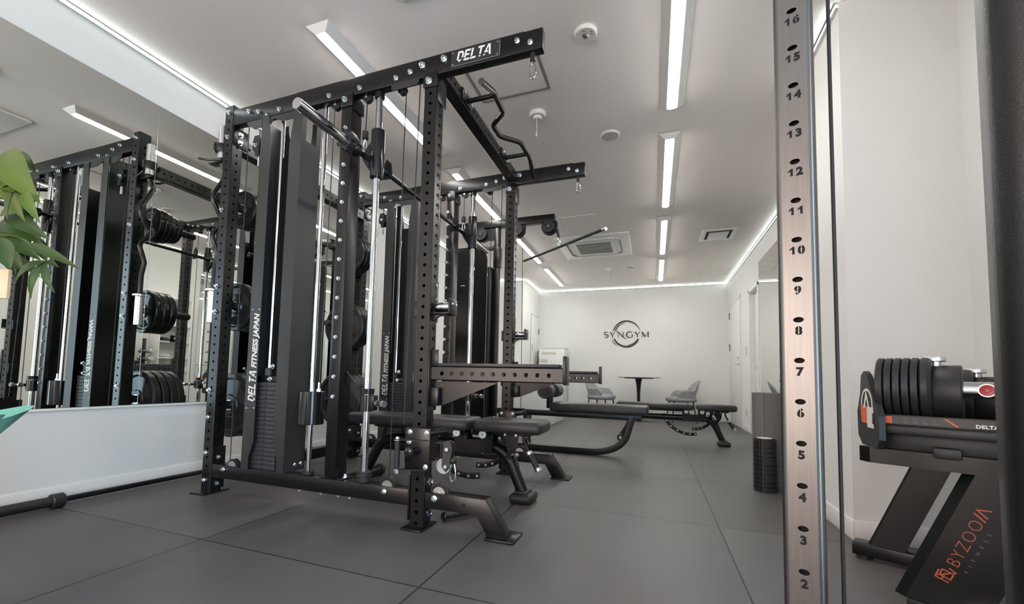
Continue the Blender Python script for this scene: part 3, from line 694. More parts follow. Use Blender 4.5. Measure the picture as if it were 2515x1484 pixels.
    part('stop_wing', MB().prism([(-1.385, .60), (-1.385, .53), (-1.50, .66), (-1.50, .72)], (0, yc-.03 if far else yc+.01, 0), (1, 0, 0), (0, 0, 1), (0, .006, 0)), BLACK, ls)
    if far: part('warning_triangle', MB().prism([(-1.452, .615), (-1.412, .615), (-1.432, .650)], (0, yc-.031, 0), (1, 0, 0), (0, 0, 1), (0, .001, 0)), ORANGE, ls)
    part('knob_collar', MB().cyl((-1.272, yc-.034, .563), (-1.262, yc-.039, .563), .0165, 18), ALU, ls); part('knob_cap', MB().cyl((-1.228, yc-.055, .563), (-1.208, yc-.064, .563), .0165, 6), ALU, ls)
    # ---- cable runs and pulleys on the beams
    part('cable', MB().tube([(-1.193, yc, 2.185), (-1.208, yc, .178)], .0028, 6), RUBB, rack)
    part('cable', MB().tube([(-1.112, yc, 2.19), (-1.118, yc-.03, .47)], .0028, 6), RUBB, rack)
    part('cable', MB().tube([(-2.293, yc, 2.20), (-2.279, yc, .17)], .0028, 6), RUBB, rack)
    part('cable', MB().tube([(-2.215, yc+.01, 2.115), (-2.21, yc+.01, 2.19)], .0028, 6), RUBB, rack)
    pbk = part('pulley_bracket', MB().prism([(-1.262, 2.200), (-1.10, 2.203), (-1.10, 2.178), (-1.115, 2.165), (-1.25, 2.162), (-1.262, 2.175)], (0, y0+.002, 0), (1, 0, 0), (0, 0, 1), (0, .004, 0)), BLACK2, rack)
    pulley(pbk, (-1.215, yc, 2.178), (0, 1, 0), .024)
    for x in (-1.635, -1.43): pulley(rack, (x, yc, 2.182), (0, 1, 0), .026)
    for x in (-1.205, -.925, -2.24):
        p_ = pulley(rack, (x, y0+.034, .162), (0, 1, 0), .047 if x > -2 else .042)
        part('bearing_plate', MB().cyl((x, y0+.018, .162), (x, y0+.021, .162), .032, 24), ALU, p_)
    # ---- cable trolley on the front upright
    tr = part('trolley', MB().box((-1.071, y0-.05, .272), (-.944, y0-.044, .465), .004).box((-1.075, y0-.044, .30), (-1.069, y1+.03, .44)).box((-.985, y0-.044, .30), (-.979, y1+.03, .44)), BLACK, rack)
    for x, z in ((-1.047, .445), (-.962, .445), (-1.05, .40), (-.962, .293)): bolt(tr, x, y0-.05, z, sc=.9)
    hg = MB().cyl((-1.091, y0-.085, .285), (-1.091, y0-.085, .405), .0125, 20)
    part('grip', hg, RUBB, tr)
    part('grip_bracket', MB().prism([(0, 0), (.018, -.004), (.15, .040), (.146, .054)], (-1.102, y0-.095, .409), (1, 0, 0), (0, 1, 0), (0, 0, .005)).prism([(0, 0), (.018, -.004), (.15, .040), (.146, .054)], (-1.102, y0-.095, .276), (1, 0, 0), (0, 1, 0), (0, 0, .005)), BLACK, tr)
    part('grip_bolt', MB().cyl((-1.091, y0-.085, .259), (-1.091, y0-.085, .277), .011, 6).cyl((-1.091, y0-.085, .2765), (-1.091, y0-.085, .280), .018, 16), ZINC, tr)
    part('grip_bolt', MB().cyl((-1.091, y0-.085, .4095), (-1.091, y0-.085, .424), .012, 12, r2=.007).cyl((-1.091, y0-.085, .4075), (-1.091, y0-.085, .410), .018, 16), ZINC, tr)
    part('pop_pin', MB().cyl((-1.008, y0-.05, .365), (-1.012, y0-.085, .365), .015, 18).lathe([(0, 0), (.018, .002), (.024, .012), (.022, .022), (.012, .028), (0, .028)], (-1.020, y0-.082, .362), (-.15, -1, 0), 24), GLOSSB, tr)
    part('tie_rod', MB().cyl((-.979, y0-.02, .438), (-.905, y0+.05, .448), .016, 18).cyl((-.905, y0+.05, .448), (-.895, y0+.06, .449), .022, 6), BLACK, tr)
    part('swivel_arm', MB().cyl((-.905, y0-.01, .33), (-.905, y0-.01, .40), .011, 16).box((-.975, y0-.02, .396), (-.892, y0+.002, .401)).box((-.975, y0-.02, .326), (-.892, y0+.002, .331)), BLACK, tr)
    sb = part('swivel_block', MB().prism([(-.885, .405), (-.865, .415), (-.845, .405), (-.840, .375), (-.848, .34), (-.85, .30), (-.87, .275), (-.89, .30)], (0, y0-.035, 0), (1, 0, 0), (0, 0, 1), (0, .005, 0)).prism([(-.885, .405), (-.865, .415), (-.845, .405), (-.840, .375), (-.848, .34), (-.85, .30), (-.87, .275), (-.89, .30)], (0, y0-.005, 0), (1, 0, 0), (0, 0, 1), (0, .005, 0)), BLACK2, tr)
    part('block_wheel', wheel_mb((-.885, y0-.016, .30), (0, 1, 0), .034), ZINC, tr)
    for x, z in ((-.862, .378), (-.866, .302)): part('block_bolt', MB().cyl((x, y0-.035, z), (x, y0-.048, z), .009, 6), ZINC, tr)
    part('cable_ball', MB().lathe([(0, -.017), (.012, -.012), (.017, 0), (.012, .012), (0, .017)], (-.842, y0-.016, .325), (0, 0, 1), 18), RUBB, tr)
    part('carabiner', carabiner_mb((-.842, y0-.016, .318), .085, .016, .0038), CHROME, tr)
    # ---- j-cup
    jc = part('j_cup', MB().box((-1.002, y0+.005, .965), (-.994, y1+.012, 1.17), .003).box((-.994, y0+.012, .998), (-.894, y1+.02, 1.008), .003).prism([(-.994, .968), (-.94, 1.0), (-.994, 1.0)], (0, y0+.03, 0), (1, 0, 0), (0, 0, 1), (0, .012, 0)).box((-.905, y0+.010, 1.0), (-.894, y1+.022, 1.075), .005), BLACK, rack)
    part('roller', MB().lathe([(.006, 0), (.021, 0), (.023, .006), (.023, .070), (.021, .076), (.006, .076)], (-.984, y0+.05, 1.036), (1, 0, 0), 28), CHROME, jc)
    for y in (y0+.035, y0+.075): bolt(jc, -.894, y, 1.048, '+x', m=BUTTON, sc=.8)
    for z in (1.148, 1.078): part('liner_screw', MB().cyl((-.994, y0+.06, z), (-.9915, y0+.06, z), .006, 12), ZINC, jc)
    part('back_tab', MB().box((-1.081, y0+.004, .985), (-1.0675, y0+.05, 1.062), .003), BLACK, jc)
    # ---- safety spotter arm
    sa = part('safety_arm', MB().post(-.981, -.358, y0+.010, y0+.072, .684, .750, hx=[-.925+.0508*k for k in range(11)], r=.0098, axis='x'), BLACK, rack)
    part('arm_liner', MB().box((-.978, y0+.008, .7505), (-.372, y0+.074, .765), .003), BLACK2, sa)
    part('arm_stop', MB().box((-.358, y0+.006, .678), (-.343, y0+.076, .800), .003), BLACK, sa)
    part('gusset', MB().prism([(-.982, .680), (-.655, .680), (-.930, .568), (-.982, .562)], (0, y0+.038, 0), (1, 0, 0), (0, 0, 1), (0, .006, 0)), BLACK, sa)
    part('arm_bracket', MB().box((-.992, y0-.004, .558), (-.984, y0+.005, .828), .002).box((-.990, y0+.006, .56), (-.982, y1, .826), .002).box((-.982, y0+.008, .565), (-.940, y0+.036, .650), .003).box((-.982, y0+.006, .752), (-.944, y0+.012, .828), .004), BLACK, sa)
    part('back_tab', MB().box((-1.078, y0+.004, .645), (-1.0685, y0+.05, .725), .003), BLACK, sa)
    # ---- hook at the beam end
    hk = part('cable_end', MB().cyl((-.517, y0+.024, 2.192), (-.517, y0+.024, 2.155), .0135, 18, r2=.012), RUBB, rack)
    part('carabiner', carabiner_mb((-.517, y0+.024, 2.158), .085, .017, .0033), CHROME, hk)
    return ru, fu
def slots(x, yy, hz):
    vs, fs = [], []
    for z in hz:
        for dz, w in ((-.012, .007), (.0, .009), (.011, .006)):
            o = len(vs); vs += [(x, yy-w, z+dz-.0045), (x, yy+w, z+dz-.0045), (x, yy+w, z+dz+.0045), (x, yy-w, z+dz+.0045)]; fs.append((o, o+1, o+2, o+3))
    return vs, fs
unit(0.0, False)
unit(DY, True)
YA, YBm = YN+.075, YN+DY
# cross beams
cb = part('cross_beam', MB().post(-1.052, -.982, YA-.02, YBm+.02, 2.213, 2.288, hy=[1.955+.0508*k for k in range(22)], axis='y'), BLACK, rack)
rb = part('rear_cross_beam', MB().post(-2.452, -2.384, YA, YBm, 2.060, 2.140, hy=[1.955+.0508*k for k in range(23)], axis='y'), BLACK, rack)
part('rear_base_beam', MB().box((-2.452, YA, .062), (-2.384, YBm, .135), .003), BLACK, rack)
bolt(cb, -.975, YBm, 2.262, '-y', sc=1.2)
# pull-up bar with angled grips
pu = MB()
pts = [(-.806, 1.948, 2.186), (-.812, 2.122, 2.25), (-.818, 2.322, 2.25), (-.922, 2.425, 2.25), (-.922, 2.555, 2.25), (-.818, 2.665, 2.25), (-.812, 2.862, 2.25), (-.826, 3.037, 2.186)]
sm = []
for i, p in enumerate(pts):
    p = Vector(p)
    if 0 < i < len(pts)-1:
        a, b = Vector(pts[i-1]), Vector(pts[i+1]); da = (a-p).normalized()*.022; db = (b-p).normalized()*.022
        sm += [(p+da), (p+da*.3+db*.3), (p+db)]
    else: sm.append(p)
pu.tube(sm, .0155, 16)
pub = part('pull_up_bar', pu, GLOSSB, rack)
part('grip_cap', MB().cyl((-.806, 1.948, 2.186), (-.8058, 1.942, 2.1838), .0165, 16), RUBB, pub); part('grip_cap', MB().cyl((-.826, 3.037, 2.186), (-.8262, 3.043, 2.1838), .0165, 16), RUBB, pub)
for y in (2.16, 2.825):
    ar = part('bar_arm', MB().cyl((-.982, y, 2.25), (-.825, y, 2.25), .0135, 16), BLACK, pub)
    part('arm_plate', MB().box((-.984, y-.075, 2.225), (-.974, y+.05, 2.29), .003), BLACK, pub)
    bolt(pub, -.974, y-.055, 2.262, '+x', sc=1.3); bolt(pub, -.974, y+.035, 2.24, '+x', sc=1.2)
# smith bar across both carriages
BXs, BZs = -1.422, 1.852
sbm = part('smith_bar', MB().cyl((BXs, YN-.055, BZs), (BXs, YN+DY+.14, BZs), .0142, 20), GLOSSB, rack)
part('near_sleeve', MB().cyl((BXs, 1.378, BZs), (BXs, 1.74, BZs), .0255, 32, bev=.002), CHROME, sbm)
part('far_sleeve', MB().cyl((BXs, 3.28, BZs), (BXs, 3.66, BZs), .0255, 32, bev=.002), CHROME, sbm)
for y in (1.74, 3.23): part('sleeve_flange', MB().cyl((BXs, y, BZs), (BXs, y+.05, BZs), .036, 24, bev=.004), GLOSSB, sbm)
for y in (2.06, 2.98): part('catch_hook', MB().prism([(-.03, -.03), (.03, -.03), (.02, .06), (-.005, .085), (-.02, .06)], (BXs, y, BZs), (1, 0, 0), (0, 0, 1), (0, .012, 0)), GLOSSB, sbm)
# plate storage horns between the rear uprights
HORN = [1.722, 1.105, .500]
for z in HORN:
    for y0_, s in ((YA, 1), (YBm, -1)):
        h = part('plate_horn', MB().cyl((-2.42, y0_, z), (-2.42, y0_+s*.37, z), .024, 24, bev=.005), RUBB, rack)
        part('horn_flange', MB().cyl((-2.42, y0_, z), (-2.42, y0_+s*.012, z), .034, 24), BLACK, h)

# ------------------------------------------------------------------ weight plates
def plate_parts(t, r, w, y):
    prof = [(.0262, -w/2), (r*.30, -w/2), (r*.34, -w*.34), (r*.80, -w*.28), (r*.86, -w/2), (r*.97, -w/2), (r, -w*.36), (r, w*.36), (r*.97, w/2), (r*.86, w/2), (r*.80, w*.28), (r*.34, w*.34), (r*.30, w/2), (.0262, w/2)]
    dm = MB().lathe(prof, (0, y, 0), (0, 1, 0), 48, close=True); dm.cur = 1
    for k in range(3):
        a = k*2*PI/3+.5
        for s_ in (-1, 1):
            P = [(r*.42*math.cos(a-.35), r*.42*math.sin(a-.35)), (r*.74*math.cos(a-.45), r*.74*math.sin(a-.45)), (r*.76*math.cos(a), r*.76*math.sin(a)), (r*.74*math.cos(a+.45), r*.74*math.sin(a+.45)), (r*.42*math.cos(a+.35), r*.42*math.sin(a+.35))]
            dm.prism(P, (0, y+s_*(w*.33)-.001, 0), (1, 0, 0), (0, 0, 1), (0, .002, 0))
    part('disc', dm, (PLATE, DARK), t)
    part('hub_ring', MB().lathe([(.0255, -w/2-.001), (.032, -w/2-.001), (.032, w/2+.001), (.0255, w/2+.001)], (0, y, 0), (0, 1, 0), 28, close=True), ZINC, t)
ordn = ['innermost', 'second', 'third', 'fourth', 'fifth']
def horn_stack(z, side, sizes, place_):
    y = (YA+.045) if side > 0 else (YBm-.030)
    for i, (r, w) in enumerate(sizes):
        c = y+side*w/2
        if len(sizes)-1 == i: o = 'outermost'
        else: o = ordn[i]
        # a plate hangs with its bore resting on the horn
        t = thing('weight_plate', 'black weight plate, %s on the %s' % (o, place_), 'weight plate', (-2.42, c, z-.0022), group='weight plates on the storage horns')
        plate_parts(t, r, w, 0.0); t.rotation_euler = (0, i*.7, 0)
        y += side*(w+.004)
horn_stack(HORN[0], 1, [(.120, .034), (.120, .034), (.112, .032), (.100, .030), (.094, .028)], 'top horn of the near rear upright')
horn_stack(HORN[1], 1, [(.150, .046), (.148, .044), (.148, .044)], 'middle horn of the near rear upright')
horn_stack(HORN[2], 1, [(.194, .050), (.196, .050), (.196, .048), (.194, .046)], 'bottom horn of the near rear upright')
horn_stack(HORN[0], -1, [(.175, .040), (.172, .036), (.165, .034)], 'top horn of the far rear upright')
horn_stack(HORN[1], -1, [(.200, .042), (.198, .040), (.195, .038)], 'middle horn of the far rear upright')
horn_stack(HORN[2], -1, [(.225, .050), (.222, .048), (.220, .046)], 'bottom horn of the far rear upright')

# ------------------------------------------------------------------ curl bar hung on the rear upright, with its lock collar
ez = thing('curl_bar', 'black zigzag curl bar with chrome sleeves hanging beside the rear upright', 'curl bar', (-2.515, 1.873, .994), world=True)
ex, ey = -2.515, 1.873
Z_ = [(0, 0, 2.02), (0, .006, 1.985), (.003, .030, 1.955), (.003, .036, 1.935), (0, .004, 1.865), (-.004, -.032, 1.795), (-.005, -.038, 1.765), (-.004, -.030, 1.735), (0, .0, 1.685), (.003, .030, 1.645), (.003, .032, 1.62), (0, .010, 1.58), (-.003, -.022, 1.545), (-.003, -.026, 1.52), (0, .0, 1.46), (.002, .014, 1.42), (0, .0, 1.33), (0, 0, 1.20)]
part('shaft', MB().tube([(ex+a, ey+b, z) for a, b, z in Z_], .0145, 14), BLACK, ez)
part('top_sleeve', MB().cyl((ex, ey, 2.02), (ex, ey, 2.231), .025, 28, bev=.002), ALU, ez, 'chrome upper sleeve')
part('bottom_sleeve', MB().cyl((ex, ey, .994), (ex, ey, 1.186), .025, 28, bev=.002).cyl((ex, ey, 1.186), (ex, ey, 1.20), .042, 28, bev=.002), ALU, ez, 'chrome lower sleeve with flange')
hb = part('bar_hanger', MB().box((-2.60, 1.85, 1.992), (-2.454, 1.90, 2.002), .002).tube([(-2.46, 1.83, 1.99), (-2.53, 1.80, 1.985), (-2.60, 1.79, 2.0)], .007, 8).tube([(-2.46, 1.91, 1.99), (-2.53, 1.935, 1.985), (-2.60, 1.945, 2.0)], .007, 8), BLACK, rack)
def lock_collar(c, ax, label):
    c = Vector(c); ax = Vector(ax).normalized(); a = ax.orthogonal().normalized(); b = ax.cross(a)
    t = thing('bar_collar', label, 'bar collar', c, group='lock collars on the bars', world=True)
    part('ring', MB().lathe([(.0262, -.024), (.040, -.024), (.043, -.018), (.043, .018), (.040, .024), (.0262, .024)], c, ax, 24, close=True), PLAST, t)
    for k in range(4):
        q = k*PI/2+.6; d = a*math.cos(q)+b*math.sin(q); e = ax.cross(d)
        part('rib', MB().prism([(-.008, -.022), (.008, -.022), (.008, .022), (-.008, .022)], c+d*.040, e, ax, d*.009), PLAST, t)
    d = a*math.cos(.2)+b*math.sin(.2); e = ax.cross(d)
    part('latch', MB().prism([(-.012, -.026), (.03, -.020), (.045, 0), (.03, .012), (-.012, .016)], c+d*.040, e, ax, d*.016), PLAST, t)
lock_collar((ex, ey, 2.085), (0, 0, 1), 'black lock collar near the top of the hanging curl bar')
lock_collar((BXs, 1.712, BZs), (0, 1, 0), 'black lock collar on the chrome smith bar sleeve')

# ------------------------------------------------------------------ long barbell on the floor along the mirror wall
bx, by, bz = -2.785, 1.322, .036
bar = thing('barbell', 'black barbell lying on the floor along the white dado', 'barbell', (bx, 2.0, 0), world=True)
part('near_sleeve', MB().cyl((bx, .88, bz), (bx, by-.02, bz), .025, 28, bev=.002), PLAST, bar)
part('sleeve_flange', MB().cyl((bx, by-.022, bz), (bx, by+.03, bz), .036, 32, bev=.004), PLAST, bar)
part('shaft', MB().cyl((bx, by+.03, bz), (bx, 2.63, bz), .0145, 18), BLACK, bar)
part('far_flange', MB().cyl((bx, 2.63, bz), (bx, 2.68, bz), .036, 32, bev=.004), PLAST, bar)
part('far_sleeve', MB().cyl((bx, 2.68, bz), (bx, 3.10, bz), .025, 28, bev=.002), PLAST, bar)

# ================================================================== ADJUSTABLE BENCHES
def pad_mb(x0, x1, y0, y1, z0, z1, r=.024):
    return MB().box((x0, y0, z0), (x1, y1, z1), r, 4)
def piping_mb(x0, x1, y0, y1, z, r=.0016, k=.03):
    P = []
    for cx, cy, a0 in ((x1-k, y1-k, 0), (x0+k, y1-k, PI/2), (x0+k, y0+k, PI), (x1-k, y0+k, 1.5*PI)):
        for i in range(5): P.append((cx+k*math.cos(a0+i*PI/8), cy+k*math.sin(a0+i*PI/8), z))
    return MB().tube(P, r, 6, closed=True)
def bez(p0, p1, p2, n=8):
    p0, p1, p2 = Vector(p0), Vector(p1), Vector(p2)
    return [p0*(1-t)**2+p1*2*t*(1-t)+p2*t*t for t in [i/n for i in range(n+1)]]
def make_bench(label):
    b = thing('adjustable_bench', label, 'bench', (-.70, 2.485, 0), group='adjustable benches', world=True)
    yc, y0, y1 = 2.485, 2.352, 2.618
    sp = part('seat_pad', pad_mb(-.978, -.575, y0, y1, .392, .462), VINYL, b)
    part('piping', piping_mb(-.9795, -.5735, y0-.0015, y1+.0015, .440), PLAST, sp)
    bp = part('back_pad', pad_mb(-1.86, -1.012, y0, y1, .388, .458), VINYL, b)
    part('piping', piping_mb(-1.8615, -1.0105, y0-.0015, y1+.0015, .436), PLAST, bp)
    part('seat_plate', MB().box((-.90, yc-.06, .375), (-.65, yc+.06, .393), .003), BLACK, sp)
    part('back_plate', MB().box((-1.70, yc-.05, .370), (-1.08, yc+.05, .389), .003), BLACK, bp)
    P = [V(-.705, yc, .045), V(-.765, yc, .18)]+bez((-.765, yc, .18), (-.815, yc, .297), (-.93, yc, .297))[1:]+[V(-1.54, yc, .297)]+bez((-1.54, yc, .297), (-1.67, yc, .297), (-1.715, yc, .20))[1:]+[V(-1.80, yc, .045)]
    fr = part('main_tube', MB().tube(P, .0335, 22), BLACK, b)
    part('cross_tube', MB().cyl((-1.805, yc-.17, .04), (-1.805, yc+.17, .04), .034, 20), BLACK, fr)
    for y, d in ((yc-.20, -1), (yc+.17, 1)):
        wh = part('transport_wheel', MB().cyl((-1.805, y, .040), (-1.805, y+.03, .040), .040, 24, bev=.004), RUBB, fr)
        part('wheel_cap', MB().cyl((-1.805, y+.015+d*.014, .040), (-1.805, y+.015+d*.020, .040), .016, 16), ALU, fr)
    part('front_foot', MB().box((-.765, yc-.088, 0), (-.635, yc+.088, .052), .022, 3), RUBB, fr)
    part('foot_sleeve', MB().box((-.745, yc-.05, .045), (-.665, yc+.05, .064), .006), RUBB, fr)
    for s in (-1, 1):
        y = yc+s*.047
        sd = part('saddle_plate', MB().prism([(-1.125, .262), (-.880, .262), (-.880, .385), (-.905, .398), (-.94, .398), (-.955, .385), (-.955, .335), (-1.045, .335), (-1.06, .385), (-1.075, .398), (-1.105, .398), (-1.125, .380)], (0, y-.003, 0), (1, 0, 0), (0, 0, 1), (0, .006, 0)), BLACK, b)
    for x in (-1.09, -.925):
        pv = part('pivot_pin', MB().cyl((x, yc-.09, .374), (x, yc+.09, .374), .0125, 16), BLACK, b)
        for y, d in ((yc-.097, -1), (yc+.097, 1)):
            cp = part('pivot_cap', MB().cyl((x, y-.007, .374), (x, y+.007, .374), .0225, 24, bev=.003), WHITE, b, 'white round pivot cap')
            part('cap_screw', MB().cyl((x, y+d*.007, .374), (x, y+d*.0085, .374), .008, 6), ZINC, cp)
    # ladder arcs with round notches
    A = [(-1.33, .335), (-1.315, .285), (-1.285, .235), (-1.24, .185), (-1.18, .142), (-1.11, .116), (-1.045, .108), (-.975, .116)]
    lad = MB().sweep([V(x, yc+.0, z) for x, z in A], .008, .036, (0, 1, 0), .003)
    la = part('ladder_arc', lad, BLACK, b)
    for x, z in ((-1.296, .252), (-1.247, .193), (-1.18, .142), (-1.11, .116), (-1.045, .108), (-.99, .113)):
        part('ladder_notch', MB().cyl((x, yc-.006, z), (x, yc+.006, z), .0085, 14), ZINC, la)
    B = [(-1.02, .168), (-.965, .17), (-.905, .188), (-.855, .225), (-.825, .28), (-.815, .375)]
    lb = part('seat_arc', MB().sweep([V(x, yc+.052, z) for x, z in B], .007, .034, (0, 1, 0), .003), BLACK, b)
    for x, z in ((-1.0, .169), (-.955, .173), (-.912, .186)): part('ladder_notch', MB().cyl((x, yc+.045, z), (x, yc+.06, z), .007, 14), ZINC, lb)
    part('seat_bracket', MB().prism([(-.83, .385), (-.72, .385), (-.725, .31), (-.775, .235), (-.80, .25), (-.775, .30)], (0, yc-.055, 0), (1, 0, 0), (0, 0, 1), (0, .005, 0)), BLACK, b)
    part('ladder_cover', MB().sweep([V(-.865, yc-.0, .335), V(-.80, yc, .305), V(-.755, yc, .24), V(-.735, yc, .185)], .03, .012, (0, 1, 0), .003), BLACK, fr)
    hd = part('handle', MB().tube([V(-.69, yc-.06, .385), V(-.685, yc-.06, .34), V(-.655, yc-.06, .285)], .009, 12), BLACK, b)
    part('grip', MB().cyl((-.653, yc-.06, .28), (-.607, yc-.06, .205), .0165, 18), RUBB, hd)
    part('grip_ring', MB().cyl((-.661, yc-.06, .293), (-.652, yc-.06, .278), .0185, 18), ALU, hd); part('grip_ring', MB().cyl((-.608, yc-.06, .207), (-.599, yc-.06, .192), .0185, 18), ALU, hd)
    for x, z, r in ((-.80, .378, .007), (-.735, .378, .007), (-.755, .268, .004)): part('screw', MB().cyl((x, yc-.062, z), (x, yc-.054, z), r, 10), ZINC, b)
    return b
benchA = make_bench('black adjustable bench standing inside the near double rack')
benchB = copy_tree(benchA); benchB.location = (.735, 5.66, 0)
benchB['label'] = 'black adjustable bench standing free on the floor in front of the table'

hd_ = thing('cable_attachment', 'short black grip handle lying on the floor under the near rack foot', 'cable handle', (-.90, 2.04, 0), world=True)
part('grip', MB().cyl((-.945, 1.968, .026), (-.845, 2.135, .026), .0165, 20), RUBB, hd_)
part('end_cap', MB().cyl((-.952, 1.956, .026), (-.945, 1.968, .026), .022, 22, bev=.003), GLOSSB, hd_)
part('end_cap', MB().cyl((-.845, 2.135, .026), (-.838, 2.147, .026), .022, 22, bev=.003), GLOSSB, hd_)

# ================================================================== LAT PULLDOWN MACHINE
ym = 4.30
lat = thing('lat_pulldown_machine', 'black pulldown and row machine with a low flat seat behind the rack', 'pulldown machine', (-1.2, ym, 0), world=True)
tbm = part('top_beam', MB().box((-2.00, ym-.04, 2.295), (-.935, ym+.04, 2.372), .004), BLACK, lat)
for x, r in ((-.992, .073), (-1.325, .070)):
    part('pulley_cheek', MB().prism([(-.078, .06), (.078, .06), (.078, 0)]+[(.078*math.cos(-a), .078*math.sin(-a)) for a in [PI*k/10 for k in range(1, 10)]]+[(-.078, 0)], (x, ym-.022, 2.245), (1, 0, 0), (0, 0, 1), (0, .005, 0)), BLACK, tbm)
    part('pulley_cheek', MB().prism([(-.078, .06), (.078, .06), (.078, 0)]+[(.078*math.cos(-a), .078*math.sin(-a)) for a in [PI*k/10 for k in range(1, 10)]]+[(-.078, 0)], (x, ym+.017, 2.245), (1, 0, 0), (0, 0, 1), (0, .005, 0)), BLACK, tbm)
    pulley(tbm, (x, ym-.038, 2.245), (0, 1, 0), .062)
part('pulley_cheek', MB().prism([(-1.87, 2.295), (-1.565, 2.295), (-1.565, 2.165), (-1.66, 2.165), (-1.69, 2.15), (-1.76, 2.155), (-1.87, 2.2)], (0, ym-.02, 0), (1, 0, 0), (0, 0, 1), (0, .03, 0)), BLACK, tbm)
pulley(tbm, (-1.727, ym-.036, 2.235), (0, 1, 0), .066)
for x0, x1 in ((-1.575, -1.520), (-2.075, -2.02)): part('upright', MB().box((x0, ym-.03, 0), (x1, ym+.03, 2.295), .004), BLACK, lat)
part('cross_bar', MB().box((-2.02, ym-.025, 2.06), (-1.575, ym+.025, 2.105), .003), BLACK, lat)
part('upright_bracket', MB().box((-1.58, ym-.038, 1.86), (-1.505, ym+.038, 2.08), .006), BLACK, lat)
P = [(-2.01, .12), (-1.62, .12), (-1.62, 1.86)]+[(-1.72+.10*math.cos(a), 1.94+.10*math.sin(a)) for a in [PI/2*k/8 for k in range(9)]]+[(-1.91+.10*math.cos(a), 1.94+.10*math.sin(a)) for a in [PI/2+PI/2*k/8 for k in range(9)]]
sh = part('stack_shroud', MB().prism(P, (0, ym-.11, 0), (1, 0, 0), (0, 0, 1), (0, .012, 0)), BLACK, lat)
part('side_shroud', MB().box((-1.62, ym-.105, .12), (-1.578, ym+.10, 1.86), .012), BLACK, lat)
part('shroud_mark', MB().prism([(-1.815, 1.83), (-1.755, 1.83), (-1.76, 1.86), (-1.82, 1.86)], (0, ym-.1115, 0), (1, 0, 0), (0, 0, 1), (0, .0012, 0)).prism([(-1.80, 1.70), (-1.785, 1.70), (-1.77, 1.80), (-1.80, 1.80)], (0, ym-.1115, 0), (1, 0, 0), (0, 0, 1), (0, .0012, 0)).prism([(-1.92, 1.665), (-1.86, 1.668), (-1.86, 1.672), (-1.90, 1.675)], (0, ym-.1115, 0), (1, 0, 0), (0, 0, 1), (0, .0012, 0)), INK, sh)
part('cable', MB().tube([(-.935, ym-.03, 2.22), (-.915, ym-.02, 2.20), (-.905, ym, 2.17)], .0035, 8), RUBB, lat)
ce = part('cable_end', MB().cyl((-.912, ym-.01, 2.215), (-.895, ym+.005, 2.135), .016, 14, r2=.012), RUBB, lat)
part('carabiner', carabiner_mb((-.895, ym+.005, 2.14), .085, .016, .0035), CHROME, ce)
part('cable', MB().tube([(-1.265, ym-.03, 2.24), (-1.255, ym-.03, 1.2), (-1.25, ym-.03, .35)], .003, 8), RUBB, lat)
# low frame with the curved runner and seat
bm_ = [V(-2.05, ym, .031), V(-.60, ym, .031)]+bez((-.60, ym, .031), (-.30, ym, .031), (-.235, ym, .20), 10)[1:]+[V(-.185, ym, .375)]
part('runner', MB().sweep(bm_, .075, .060, (0, 1, 0), .006), BLACK, lat)
part('runner_foot', MB().box((-.62, ym-.035, 0), (-.50, ym+.035, .006)), RUBB, lat)
part('seat_beam', MB().box((-1.50, ym-.037, .345), (-.105, ym+.037, .400), .004), BLACK, lat)
part('seat_upright', MB().box((-1.22, ym-.035, .06), (-1.15, ym+.035, .346), .004), BLACK, lat)
part('beam_plate', MB().box((-1.33, ym-.07, .400), (-1.23, ym+.07, .408), .002), BLACK, lat)
st = part('seat_pad', pad_mb(-.935, -.045, ym-.15, ym+.15, .402, .483, .022), VINYL, lat)
part('piping', piping_mb(-.936, -.044, ym-.1512, ym+.1512, .458), PLAST, st)
rp = part('pad_post', MB().box((-.99, ym-.02, .42), (-.93, ym+.02, .60), .004).cyl((-.96, ym-.26, .592), (-.96, ym+.35, .592), .013, 14), BLACK, lat)
for y0_, y1_ in ((ym-.24, ym-.06), (ym+.10, ym+.34)):
    rl = part('thigh_roller', MB().lathe([(.02, 0), (.062, 0), (.071, .012), (.071, y1_-y0_-.012), (.062, y1_-y0_), (.02, y1_-y0_)], (-.96, y0_, .592), (0, 1, 0), 36), VINYL, lat)
    part('end_cap', MB().cyl((-.96, y0_-.012, .592), (-.96, y0_, .592), .040, 28, bev=.004), PLAST, rl)
lb = thing('lat_bar', 'long straight black lat bar hanging from the pulldown cable', 'lat bar', (-.895, ym+.005, 2.045), world=True)
dd = Vector((1.0, -.85, 0)).normalized(); c = V(-.895, ym+.005, 2.035)
part('bar', MB().cyl(c-dd*.62, c+dd*.62, .0135, 18), RUBB, lb)
part('end_cap', MB().cyl(c-dd*.645, c-dd*.62, .0145, 18), CHROME, lb); part('end_cap', MB().cyl(c+dd*.62, c+dd*.66, .0165, 18), CHROME, lb)
part('swivel', MB().cyl(c+V(0, 0, .004), c+V(0, 0, .032), .009, 12), CHROME, lb)

